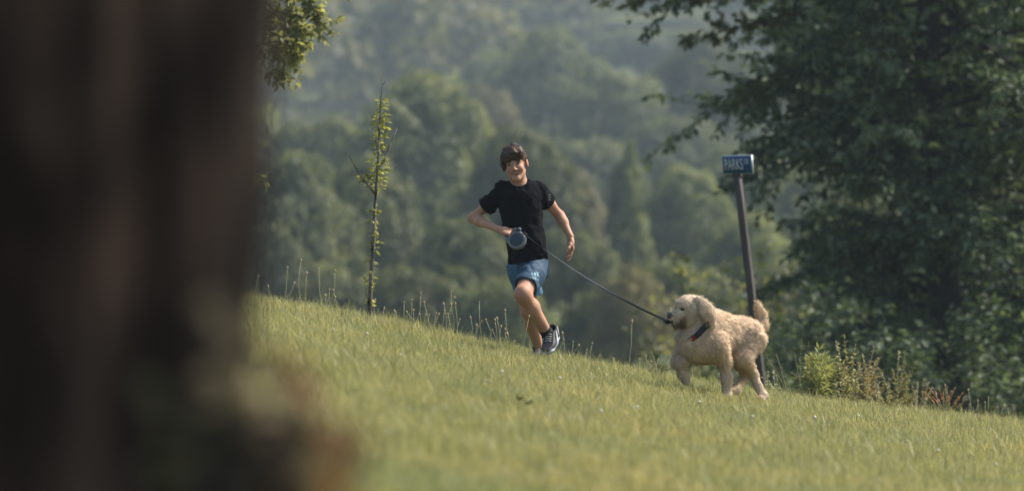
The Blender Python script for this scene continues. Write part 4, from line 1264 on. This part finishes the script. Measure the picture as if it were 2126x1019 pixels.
m = MB(); m.lathe([(0.0, -0.019), (0.044, -0.019), (0.052, -0.015), (0.055, -0.008), (0.0555, 0.006), (0.053, 0.013), (0.047, 0.017), (0.0435, 0.017), (0.042, 0.0145), (0.0, 0.0145)], 36, LMx, LC); case = lb(m, 'case', M_case)
m = MB(); m.lathe([(0.0415, 0.0150), (0.0405, 0.0175), (0.03, 0.0190), (0.0, 0.0195)], 32, LMx, LC); lb(m, 'side_disc', M_disc, case)
gp = pc + gn * 0.026 + gd * 0.012
hp = [LC + LMx @ np.array([0.012, 0.052, 0]), LC + LMx @ np.array([-0.01, 0.075, 0.0]), gp + gs * 0.042, gp + gs * 0.01, gp - gs * 0.03, gp - gs * 0.048 + np.array([0, 0, -0.004]), LC + LMx @ np.array([-0.062, 0.004, 0]), LC + LMx @ np.array([-0.045, -0.012, 0])]
hp = np.array(hp); tt = np.linspace(0, 7, 29); ii = np.minimum(tt.astype(int), 6); ff = (tt - ii)[:, None]; hp = hp[ii] * (1 - ff) + hp[ii + 1] * ff
for _ in range(4): hp[1:-1] = (hp[:-2] + 2 * hp[1:-1] + hp[2:]) / 4
m = MB(); m.tube(hp, 0.0105, 10); grip = lb(m, 'handle', M_case)
m = MB(); m.box(LC + LMx @ np.array([0.010, 0.062, 0.004]), (0.013, 0.012, 0.012), LMx); lb(m, 'brake_button', M_disc, case)
m = MB(); m.box(LC + LMx @ np.array([0.047, 0.036, 0.0]), (0.010, 0.008, 0.011), LMx @ np.array(Matrix.Rotation(R(-40), 3, 'Z'))); lb(m, 'tape_outlet', M_black, case)
A = LC + LMx @ np.array([0.050, 0.030, 0.0]); B = K(1379, 663, -0.10)
n = 60; t = np.linspace(0, 1, n)[:, None]; P = A * (1 - t) + B * t; P[:, 2] -= (0.035 * 4 * t * (1 - t))[:, 0]
ax = unit(B - A); s0 = unit(np.cross(ax, (0, 1.0, 0))); s1 = np.cross(ax, s0)
ang = (0.9 + 2.9 * t + 0.25 * np.sin(t * 9)); sdv = s0 * np.cos(ang) + s1 * np.sin(ang); nv = np.cross(ax, sdv)
hw, ht = 0.0068, 0.0009
V = np.stack([P - sdv * hw - nv * ht, P + sdv * hw - nv * ht, P + sdv * hw + nv * ht, P - sdv * hw + nv * ht], 1).reshape(-1, 3)
Q = [[i * 4 + k, i * 4 + (k + 1) % 4, i * 4 + 4 + (k + 1) % 4, i * 4 + 4 + k] for i in range(n - 1) for k in range(4)]
m = MB(); m.add(V, (), Q); tape = lb(m, 'tape', M_tape)
cl = K(1384, 667, -0.10); cM = basis(ax)
m = MB(); m.box(cl, (0.011, 0.007, 0.020), cM); m.tube([cl + ax * 0.018, cl + ax * 0.026], [0.009, 0.006], 8); clip = lb(m, 'clip', M_black)
fr = cc + hd * 0.122
m = MB(); m.tube([cl + ax * 0.02, cl + ax * 0.045 + np.array([0, 0.02, -0.012]), fr + np.array([-0.03, 0.0, 0.012]), fr], 0.0028, 6); lb(m, 'hook', M_metal, clip)
# ------------------------------------------------------------------ street sign
M_post = plain('weathered_post', (0.05, 0.042, 0.04), rough=0.8, var=0.4, scale=25, bump=0.4, stretch=(1, 1, 0.15))
M_blue = plain('sign_blue', (0.008, 0.055, 0.15), rough=0.6, var=0.12, scale=25, spec=0.2)
M_edge = plain('bare_aluminium', (0.42, 0.46, 0.48), rough=0.45, var=0.1, metal=0.4)
M_letter = plain('sign_white', (0.42, 0.44, 0.43), rough=0.5, var=0.12)
dP = 29.0
top = np.array(W(1531, 366, dP)); dirp = unit(np.array(W(1531, 366, dP)) - np.array(W(1581, 790, dP + 0.05)))
gz = float(ground_z(W(1590, 800, dP).x, dP)); ln = (top[2] - gz + 0.35) / dirp[2]
SB = top - dirp * ln
sign = empty('street_sign', SB, 'leaning street sign post with a small blue name plate reading PARKS DR', 'street sign')
ph = R(-52)
PMx = basis(dirp, (math.cos(R(-25)), math.sin(R(-25)), 0))
m = MB(); h0 = np.array([[-1, -1], [1, -1], [1, 1], [-1, 1]]) * 0.026
bev = [(-0.026, -0.021), (-0.021, -0.026), (0.021, -0.026), (0.026, -0.021), (0.026, 0.021), (0.021, 0.026), (-0.021, 0.026), (-0.026, 0.021)]
V = []
for zz in np.linspace(0, ln, 9):
    V += [SB + PMx @ np.array([a, b_, zz]) for a, b_ in bev]
V += [SB + PMx @ np.array([0, 0, 0]), SB + PMx @ np.array([0, 0, ln])]
Q = [[i * 8 + k, i * 8 + (k + 1) % 8, i * 8 + 8 + (k + 1) % 8, i * 8 + 8 + k] for i in range(8) for k in range(8)]
T_ = [[73, 64 + k, 64 + (k + 1) % 8] for k in range(8)]
m.add(V, T_, Q); m.build('post', M_post, sign, SB, smooth=False)
# plate: its right end is the near one
ux = unit(np.array([math.cos(R(54)), -math.sin(R(54)), 0.0])); uy = unit(dirp - ux * (dirp @ ux)); un = np.cross(ux, uy)
PC = np.array(W(1532, 342, dP)); PMt = np.stack([ux, uy, un], 1)
m = MB(); m.box(PC, (0.175, 0.070, 0.007), PMt); plate = m.build('name_plate', M_edge, sign, SB, smooth=False)
for sg in (1, -1):
    m = MB(); m.box(PC + un * sg * 0.0085, (0.170, 0.066, 0.0012), PMt); m.build('plate_face', M_blue, plate, SB, smooth=False)
sg = 1 if un[1] < 0 else -1


def letters(txt, size, wid, x, y):
    me = text_mesh(txt, size, 0.0006); co = np.array([v.co for v in me.vertices]); xs = wid / (co[:, 0].max() - co[:, 0].min())
    c0 = (co[:, 0].max() + co[:, 0].min()) / 2
    for v in me.vertices:
        p = PC + ux * ((v.co.x - c0) * xs + x) + uy * (v.co.y + y) + un * sg * (0.0110 + v.co.z)
        v.co = Vector(tuple(p - SB))
    o = obj('lettering', me, M_letter, plate); return o


letters('PARKS', 0.118, 0.215, -0.035, 0.0)
letters('DR', 0.060, 0.050, 0.118, 0.022)
m = MB(); m.box(top + dirp * 0.006, (0.03, 0.02, 0.022), PMx); m.build('bracket', M_post, sign, SB, smooth=False)

# ------------------------------------------------------------------ sapling
dSp = 23.1
sp = [W(766, 672, dSp), W(767, 655, dSp), W(769, 600, dSp), W(771, 560, dSp), W(775, 500, dSp), W(778, 440, dSp), W(781, 395, dSp), W(784, 340, dSp), W(786, 300, dSp), W(788, 250, dSp), W(791, 205, dSp), W(794, 178, dSp), W(790, 163, dSp)]
SPB = ground_at(766, dSp)
sapling = empty('sapling', SPB, 'thin sapling with a bare forked tip and small pale green leaves', 'sapling')
M_sbark = bark_mat('sapling_bark', (0.025, 0.021, 0.018), (0.28, 0.25, 0.21), scale=38, bump=0.5)
m = MB(); m.tube([SPB - Vector((0, 0, 0.05))] + sp, [0.017, 0.016, 0.0150, 0.0135, 0.013, 0.012, 0.0105, 0.0095, 0.0075, 0.0062, 0.005, 0.004, 0.0028, 0.0015], 8); m.build('trunk', M_sbark, sapling, SPB)
for pts, r in (([(778, 402, 0), (765, 385, -0.03), (748, 365, -0.04), (735, 343, -0.05), (727, 325, -0.05)], 0.006), ([(784, 350, 0), (797, 335, 0.03), (806, 312, 0.04), (814, 290, 0.05), (824, 268, 0.05)], 0.0055),
               ([(793, 180, 0), (798, 172, 0), (801, 168, 0)], 0.002), ([(790, 225, 0), (803, 216, 0.02), (812, 209, 0.03)], 0.002)):
    m = MB(); m.tube([W(a, b_, dSp + c) for a, b_, c in pts], np.linspace(r * 1.4, r * 0.6, len(pts)), 6); m.build('branch', M_sbark, sapling, SPB)
rg = np.random.default_rng(91); P, A = [], []
for (x0, y0, x1, y1, sp_, n) in ((793, 205, 789, 245, 9, 34), (789, 240, 786, 300, 19, 100), (786, 295, 784, 325, 9, 26), (786, 335, 781, 395, 17, 76), (776, 385, 752, 362, 8, 34), (797, 340, 805, 325, 6, 12), (778, 425, 775, 465, 8, 22), (781, 480, 778, 520, 8, 22), (768, 570, 768, 605, 9, 18), (773, 535, 772, 550, 7, 8), (768, 620, 767, 640, 7, 9), (776, 465, 775, 490, 7, 9), (772, 548, 770, 575, 6, 8)):
    for i in range(n):
        t = rg.random(); o = rg.normal(size=3); o = o / np.linalg.norm(o) * sp_ * rg.random() ** 0.6
        c = np.array(W(x0 + (x1 - x0) * t, y0 + (y1 - y0) * t, dSp))
        P.append(c + np.array([o[0], o[1], o[2] * 0.6]) / 342); A.append(unit(np.array([o[0], o[1], 0.3 * o[2] - 1.0])))
P = np.array(P); A = np.array(A)
C = np.array([0.15, 0.17, 0.05]) + (np.array([0.33, 0.33, 0.13]) - np.array([0.15, 0.17, 0.05])) * rg.random((len(P), 1))
lf = obj('leaves', leaf_mesh('leaves', P - np.array(SPB), A, rdir(len(P), rg) + np.array([0, 0, 0.8]), 0.028 + 0.016 * rg.random(len(P)), 0.019, C, 0.15), M_leaf_young, sapling)
lf['kind'] = 'stuff'

# ------------------------------------------------------------------ seed stalks along the crest
M_stem = plain('stalk_green', (0.24, 0.24, 0.12), rough=0.6, var=0.25, scale=30)
M_seed = plain('seed_brown', (0.36, 0.28, 0.18), rough=0.85, var=0.35, scale=400, bump=0.4)


def stalk(px, py, dpt, label, group, lean=None, head=None):
    rg = np.random.default_rng(int(px * 31 + py))
    g = ground_at(px + (lean if lean is not None else rg.normal() * 9), dpt); tip = W(px, py, dpt)
    t = empty('seed_stalk', g, label, 'seed stalk', group)
    mid = g * 0.45 + tip * 0.55 + Vector((rg.normal() * 0.014, 0, 0))
    hl_ = head or (0.010 + 0.018 * rg.random()); ax_ = (tip - mid).normalized()
    m = MB(); m.tube([g - Vector((0, 0, 0.02)), g * 0.75 + mid * 0.25 + Vector((0, 0, 0.0)), mid, tip - ax_ * hl_ * 0.5], [0.0025, 0.0023, 0.0021, 0.0015], 5); m.build('stem', M_stem, t, g)
    m = MB(); m.tube([tip - ax_ * hl_, tip - ax_ * hl_ * 0.8, tip - ax_ * hl_ * 0.4, tip - ax_ * hl_ * 0.1, tip], np.array([0.0022, 0.0055, 0.0064, 0.0048, 0.001]) * (0.7 + 0.5 * rg.random()), 6); m.build('seed_head', M_seed, t, g)
    return t


ORD = ['first','second','third','fourth','fifth','sixth','seventh','eighth','ninth','tenth','eleventh','twelfth','thirteenth','fourteenth','fifteenth','sixteenth','seventeenth','eighteenth','nineteenth','twentieth']
ORD = ORD + ['twenty-' + o for o in ORD[:9]] + ['thirtieth'] + ['thirty-' + o for o in ORD[:9]]
ST_ = {'seed stalk between the foreground trunk and the sapling': [(597, 552), (625, 537), (637, 563), (662, 555), (696, 559), (684, 598), (691, 600), (696, 614), (675, 610), (537, 569), (556, 590), (612, 585)],
       'seed stalk between the sapling and the boy': [(779, 619), (798, 636), (818, 642), (839, 625), (855, 620), (858, 641), (843, 645), (874, 604), (880, 625), (871, 649), (884, 651), (891, 651), (906, 648), (912, 649), (920, 627), (923, 642), (929, 649), (935, 627), (937, 603), (944, 614), (945, 627), (955, 660), (976, 655), (989, 671), (995, 625), (1001, 665), (1008, 661), (1021, 683), (1027, 660), (1031, 657), (1040, 674), (1048, 641), (1049, 680), (1054, 689)],
       'short seed stalk in the grass around the boy\'s feet': [(1068, 706), (1052, 689), (1102, 677), (1112, 696), (1167, 687), (1171, 703), (1190, 707), (1203, 714), (1218, 724), (1230, 710)],
       'seed stalk between the boy and the dog': [(1328, 742), (1341, 735), (1352, 748), (1246, 735), (1275, 742)],
       'thin seed stalk on the crest at the far right': [(2030, 828), (2045, 832), (2052, 822), (2072, 842), (2085, 838), (2092, 846), (1962, 796), (2014, 836)]}
for lab, L_ in ST_.items():
    for k, (px, py) in enumerate(sorted(L_)):
        stalk(px, py, 23.4 + 0.5 * ((px * 7) % 10) / 10, ORD[k] + ' from the left, ' + lab, 'seed stalks along the crest')
stalk(1312, 662, 23.3, 'tall leaning seed stalk standing alone left of the dog', None, lean=-9, head=0.03)
stalk(1099, 653, 22.3, 'curved seed stalk crossing in front of the boy\'s legs', None, lean=-16, head=0.022)
stalk(2010, 806, 23.6, 'curving seed stalk beside the reddish grass clump', None, lean=14)


# ------------------------------------------------------------------ weeds right of the dog
M_weed = attr_mat('weed_leaves', rough=0.6, spec=0.25, trans=0.35, tcol=(1.1, 1.05, 0.6))


def weed(name, label, cat, px, d, stems, leaf, width, c0, c1, nleaf, seed, spread=0.8, up=0.5, lo=0.12, part='leaves', group=None, more=2):
    """stems: (tip px, tip py)"""
    rg = np.random.default_rng(seed); g = ground_at(px, d); t = empty(name, g, label, cat, group); P, A, Nn, C, S_ = [], [], [], [], []
    stems = list(stems) + [(tx + 13 * rg.normal(), ty + 6 + abs(24 * rg.normal())) for (tx, ty) in stems for _ in range(more)]
    for (tx, ty) in stems:
        tip = np.array(W(tx, ty, d + 0.12 * rg.normal())); b0 = np.array(g) + np.array([rg.normal() * 0.02, rg.normal() * 0.02, -0.01])
        m1 = b0 * 0.5 + tip * 0.5 + np.array([(b0[0] - tip[0]) * 0.15, 0, 0.02]); tt = np.linspace(0, 1, 8)[:, None]
        pts = b0 * (1 - tt) ** 2 + 2 * m1 * tt * (1 - tt) + tip * tt ** 2
        m = MB(); m.tube(pts, np.linspace(0.0035, 0.0012, 8), 5, (0.26, 0.24, 0.13)); m.build('stem', M_weed, t, g)
        u = (lo + (1 - lo) * rg.random(nleaf) ** 0.8) * 7; i = np.minimum(u.astype(int), 6); fr_ = (u - i)[:, None]
        q = pts[i] * (1 - fr_) + pts[i + 1] * fr_; ax_ = unit(pts[i + 1] - pts[i])
        o = rdir(nleaf, rg)
        P.append(q); A.append(unit(ax_ * up + o * spread)); Nn.append(unit(o + np.array([0, 0, 1.0]))); S_.append(leaf * (0.6 + 0.7 * rg.random(nleaf)) * (1.15 - 0.5 * u / 7))
        C.append(np.array(c0) + (np.array(c1) - np.array(c0)) * rg.random((nleaf, 1)))
    P, A, Nn, C, S_ = map(np.concatenate, (P, A, Nn, C, S_))
    o = obj(part, leaf_mesh(part, P - np.array(g), A, Nn, S_, S_ * width, C, 0.12), M_weed, t); o['kind'] = 'stuff'
    return t


GR0, GR1, BR0, BR1 = (0.22, 0.25, 0.10), (0.42, 0.43, 0.21), (0.23, 0.19, 0.11), (0.42, 0.35, 0.22)
weed('leafy_weed', 'tall pale green leafy weed right of the dog\'s tail', 'weed', 1692, 24.6, [(1700, 722), (1712, 735), (1685, 738), (1722, 752), (1675, 762), (1705, 745), (1735, 775)], 0.085, 0.22, GR0, GR1, 60, 201)
weed('seeding_weed', 'brownish seeding weed with a tall knobbly spike beside the pale leafy weed', 'weed', 1765, 24.6, [(1752, 694), (1742, 745), (1768, 740), (1758, 760)], 0.032, 0.45, BR0, GR1, 60, 202)
weed('seeding_weed', 'dense tan seeding weed in the middle of the weed patch', 'weed', 1792, 24.8, [(1790, 738), (1815, 716), (1808, 750), (1775, 765), (1830, 765), (1800, 770), (1820, 745)], 0.034, 0.42, BR0, BR1, 60, 203)
weed('seeding_weed', 'dim green seeding weed with a bent spike left of the reddish grass', 'weed', 1868, 24.9, [(1866, 731), (1880, 746), (1852, 765), (1890, 775), (1872, 780)], 0.032, 0.45, (0.15, 0.16, 0.08), (0.3, 0.28, 0.16), 60, 204)
weed('seeding_weed', 'low sprawling weed in front of the weed patch', 'weed', 1840, 24.2, [(1790, 795), (1815, 788), (1845, 795), (1870, 800), (1770, 800), (1900, 812), (1750, 790)], 0.026, 0.35, (0.2, 0.19, 0.09), (0.38, 0.34, 0.18), 75, 205)
weed('seeding_weed', 'small grey-brown weed spike just left of the oak trunk', 'weed', 1905, 24.8, [(1918, 785), (1905, 792), (1895, 800), (1928, 795)], 0.020, 0.45, BR0, BR1, 60, 206)
weed('tall_grass', 'arching tall grass with drooping tan heads beside the dog\'s hind legs', 'grass tuft', 1640, 24.2, [(1592, 740), (1612, 736), (1625, 765), (1600, 752)], 0.022, 0.25, (0.22, 0.19, 0.11), (0.36, 0.3, 0.18), 40, 207, spread=0.2, up=1.0, lo=0.74, more=0)
weed('tall_grass', 'upright tall grass with slender pale heads left of the leafy weed', 'grass tuft', 1668, 24.4, [(1664, 703), (1679, 708), (1650, 735), (1660, 745), (1688, 735)], 0.024, 0.22, (0.2, 0.2, 0.1), (0.34, 0.31, 0.18), 40, 208, spread=0.18, up=1.0, lo=0.7, more=0)
weed('flowering_weed', 'small weed with whitish flower clusters behind the dog\'s hind paw', 'weed', 1602, 24.0, [(1596, 770), (1606, 768), (1612, 776), (1590, 782)], 0.016, 0.8, (0.25, 0.26, 0.16), (0.55, 0.54, 0.42), 22, 209, part='flowers')
weed('tall_grass', 'clump of grass with reddish-tan feathery heads near the oak trunk', 'grass tuft', 1962, 24.0, [(1922, 815), (1932, 808), (1942, 812), (1950, 806), (1958, 815), (1966, 805), (1975, 812), (1982, 806), (1990, 822), (1998, 816), (2004, 830), (1938, 825), (1970, 826)], 0.026, 0.42, (0.34, 0.18, 0.10), (0.52, 0.33, 0.21), 30, 210, spread=0.3, up=1.0, lo=0.55, more=0)
weed('meadow_weed', 'spindly weed with tiny pale heads just left of the dog\'s raised paw', 'weed', 1360, 23.0, [(1352, 728), (1358, 738), (1368, 742), (1345, 752), (1395, 735)], 0.010, 0.7, GR0, (0.38, 0.36, 0.2), 16, 211)

# dead leaves on the grass
M_dead = plain('dark_dead_leaf', (0.035, 0.03, 0.022), rough=0.8, var=0.4, scale=60, bump=0.4)
for (px, d, s_, lab) in ((1079, 16.4, 0.016, 'left one of two dark curled leaves lying on the sunny grass'), (1096, 16.2, 0.018, 'right one of two dark curled leaves lying on the sunny grass')):
    g = ground_at(px, d) + Vector((0, 0, 0.062)); u = np.linspace(-1, 1, 7); V = [(g.x + a * s_, g.y + b_ * s_ * 0.6 * (1 - a * a * 0.7), g.z + 0.014 * a * a + 0.010 * abs(b_) + 0.004 * math.sin(5 * a + b_)) for a in u for b_ in (-1, 0, 1)]
    Q = [[i * 3 + j, i * 3 + 3 + j, i * 3 + 4 + j, i * 3 + 1 + j] for i in range(6) for j in range(2)]
    V2 = [(x, y, z - 0.0015) for x, y, z in V]; nV = len(V)
    m = MB(); m.add(V, (), Q); m.add(V2, (), [q_[::-1] for q_ in Q]); tag(m.build('dead_leaf', M_dead, None, None), lab, 'leaf')

# white clover heads in the grass
M_clover = plain('clover_white', (0.55, 0.53, 0.45), rough=0.8, var=0.15, scale=300, bump=0.4)
rg = np.random.default_rng(66)
for kc, (px, d) in enumerate(sorted(((1040, 18.5), (1010, 17.2), (760, 19.5), (830, 18.2), (1160, 18.8), (1450, 19.2), (1690, 19.5), (2065, 17.0), (1945, 18.0), (1245, 16.5), (690, 19.0), (1560, 18.4), (1320, 17.4), (1780, 20.5)))):
    g = ground_at(px, d); h_ = 0.065 + 0.02 * rg.random(); t = empty('clover_flower', g, ORD[kc] + ' from the left of the small whitish clover heads in the grass', 'flower', 'clover heads in the grass')
    m = MB(); m.tube([g, g + Vector((0.004, 0, h_))], 0.0011, 5); m.build('stem', M_stem, t, g)
    m = MB(); m.ball(g + Vector((0.004, 0, h_ + 0.004)), (0.008, 0.008, 0.007), None, 10); m.build('flower_head', M_clover, t, g)

# ------------------------------------------------------------------ the big trunk close to the camera
dT = 4.25
TB = Vector((-0.684, dT, float(ground_z(-0.684, dT))))
trunk_tree = empty('foreground_tree', TB, 'huge dark out-of-focus tree trunk filling the left of the picture', 'tree')
nz, na = 260, 300
zz = np.linspace(-0.2, 4.0, nz)[:, None]; aa = (np.arange(na) / na * 2 * math.pi)[None, :]
rad = 0.345 + 0.10 * np.exp(-zz / 0.15) - 0.012 * zz
cxn, cyn = np.cos(aa), np.sin(aa)
rid = 1 - np.abs(noise3(cxn * 6 + 0 * zz, cyn * 6 + 0 * zz, zz * 1.6 + 0 * cxn, 41)); rid2 = 1 - np.abs(noise3(cxn * 14 + 0 * zz, cyn * 14 + 0 * zz, zz * 4.5 + 0 * cxn, 42))
rad = rad + 0.045 * rid + 0.02 * rid2 + 0.05 * noise3(cxn * 2.2 + 0 * zz, cyn * 2.2 + 0 * zz, zz * 2.6 + 0 * cxn, 43) - 0.035
V = np.stack([TB.x + rad * cxn + 0.042 * zz, TB.y + rad * cyn, TB.z + zz + 0 * cxn], -1).reshape(-1, 3)
i, j = np.meshgrid(np.arange(nz - 1), np.arange(na), indexing='ij'); i, j = i.ravel(), j.ravel(); j2 = (j + 1) % na
M_trunk = bark_mat('big_trunk_bark', (0.008, 0.0065, 0.0055), (0.072, 0.052, 0.043), scale=7, bump=0.8, moss=((0.35, 0.36, 0.36), (1.3, 1.1, 1.0)))
obj('trunk', np_mesh('trunk', V - np.array(TB), None, np.stack([i * na + j, i * na + j2, (i + 1) * na + j2, (i + 1) * na + j], 1)), M_trunk, trunk_tree)

# its crown, unseen above the frame, added to shade the trunk
T = Tree(88)
for i in range(42):
    a = i * 2.39996; z = 1.9 + 3.6 * i / 41
    T.limb(TB + Vector((0.02 * z, 0, z)), (math.cos(a), math.sin(a), 0.28), 3.4 - 0.35 * (z - 1.9) + 0.4 * T.rng.normal(), 0.05, 15, 8, 0.17, OAK0, OAK1, droop=-0.01, start=0.2, slen=0.26)
P, A, Nn, C, S_ = map(np.concatenate, (T.P, T.A, T.N, T.C, T.S))
ok = P[:, 2] > 1.75 + 0.05 * P[:, 1]
obj('crown', leaf_mesh('crown', P[ok] - np.array(TB), A[ok], Nn[ok], S_[ok], S_[ok] * 0.6, C[ok], 0.18), M_leaf_oak, trunk_tree)
T.wood.build('branches', M_bark_oak, trunk_tree, TB)

# leafy undergrowth at its foot
M_und = attr_mat('undergrowth_leaves', rough=0.55, spec=0.25, trans=0.3, tcol=(1.1, 1.0, 0.6))
UB = ground_at(560, 4.1)
und = empty('undergrowth_plant', UB, 'blurred plant with tan and orange leaves beside the foreground trunk', 'plant')
rg = np.random.default_rng(12)
ORG, TAN, OLV, PNK, DRK = (0.32, 0.15, 0.07), (0.26, 0.20, 0.11), (0.08, 0.08, 0.035), (0.28, 0.20, 0.13), (0.02, 0.018, 0.012)
LV = [(470, 690, TAN), (455, 665, TAN), (490, 715, TAN), (465, 820, TAN), (450, 850, TAN), (480, 800, TAN), (445, 785, TAN), (612, 785, ORG), (628, 800, ORG), (705, 912, ORG), (730, 925, ORG), (690, 900, ORG), (610, 880, PNK), (640, 900, PNK), (590, 850, PNK), (660, 960, PNK), (690, 1005, ORG), (640, 1010, PNK), (560, 900, TAN), (540, 950, OLV), (520, 880, OLV), (500, 1000, OLV), (420, 900, OLV), (380, 960, OLV), (310, 800, OLV), (330, 870, OLV), (560, 1010, TAN), (600, 980, PNK), (740, 990, PNK), (430, 1010, OLV), (350, 1010, OLV), (530, 820, TAN), (570, 780, OLV), (545, 740, OLV)]
LV = LV + [(440 + 190 * rg.random(), 860 + 200 * rg.random(), DRK) for _ in range(60)]
LV = LV + [(x + 26 * rg.normal(), y + 22 * rg.normal(), c) for (x, y, c) in LV for _ in range(1)]
for (px, py, c) in LV:
    d = 3.95 + 0.3 * rg.random() if px > 480 else 3.72 + 0.06 * rg.random()
    p = np.array(W(px, py, d)); s_ = 0.012 + 0.007 * rg.random()
    s_ *= 1.35 if c is ORG else 1.0
    b0 = np.array(UB) + np.array([(p[0] - UB.x) * 0.3, 0, 0]); m1 = b0 * 0.4 + p * 0.6 + np.array([0, 0.02, 0.03]); tt = np.linspace(0, 1, 6)[:, None]
    m = MB(); m.tube(b0 * (1 - tt) ** 2 + 2 * m1 * tt * (1 - tt) + p * tt ** 2, np.linspace(0.0025, 0.001, 6), 5, (0.09, 0.06, 0.035)); m.build('stem', M_und, und, UB)
    a = rg.random() * 6.283; A_ = unit(np.array([math.cos(a), -0.3, math.sin(a) * 0.8 - 0.2])); n_ = unit(np.array([0.3 * rg.normal(), -0.8, 0.6 + 0.3 * rg.normal()])); s2 = unit(np.cross(A_, n_)); n_ = np.cross(s2, A_)
    pr = [(0, 0), (0.2, 0.32), (0.45, 0.42), (0.75, 0.26), (1, 0)]; V = []
    for (u, w_) in pr:
        c_ = p + A_ * s_ * 2 * (u - 0.5) - n_ * s_ * 0.5 * (u - 0.4) ** 2
        V += [c_ - s2 * s_ * w_ * 1.6 + n_ * s_ * w_ * 0.5, c_, c_ + s2 * s_ * w_ * 1.6 + n_ * s_ * w_ * 0.5]
    Q = [[k * 3 + e, k * 3 + e + 1, k * 3 + e + 4, k * 3 + e + 3] for k in range(4) for e in (0, 1)]
    m = MB(); m.add(V, (), Q, np.array(c) * (0.8 + 0.4 * rg.random())); m.build('leaf', M_und, und, UB)
# ------------------------------------------------------------------ hazy air
hb = MB(); hb.box((0, 465, 58), (560, 545, 82))
M_haze = bpy.data.materials.new('hazy_air'); M_haze.use_nodes = True
N = M_haze.node_tree.nodes; N.remove(N['Principled BSDF'])
pv = N.new('ShaderNodeVolumePrincipled'); pv.inputs['Color'].default_value = (0.53, 0.65, 0.76, 1); pv.inputs['Density'].default_value = 0.00058; pv.inputs['Anisotropy'].default_value = 0.0
M_haze.node_tree.links.new(pv.outputs[0], N['Material Output'].inputs['Volume'])
tag(hb.build('haze', M_haze, smooth=False), 'pale blue haze in the valley air', 'haze', kind='stuff')
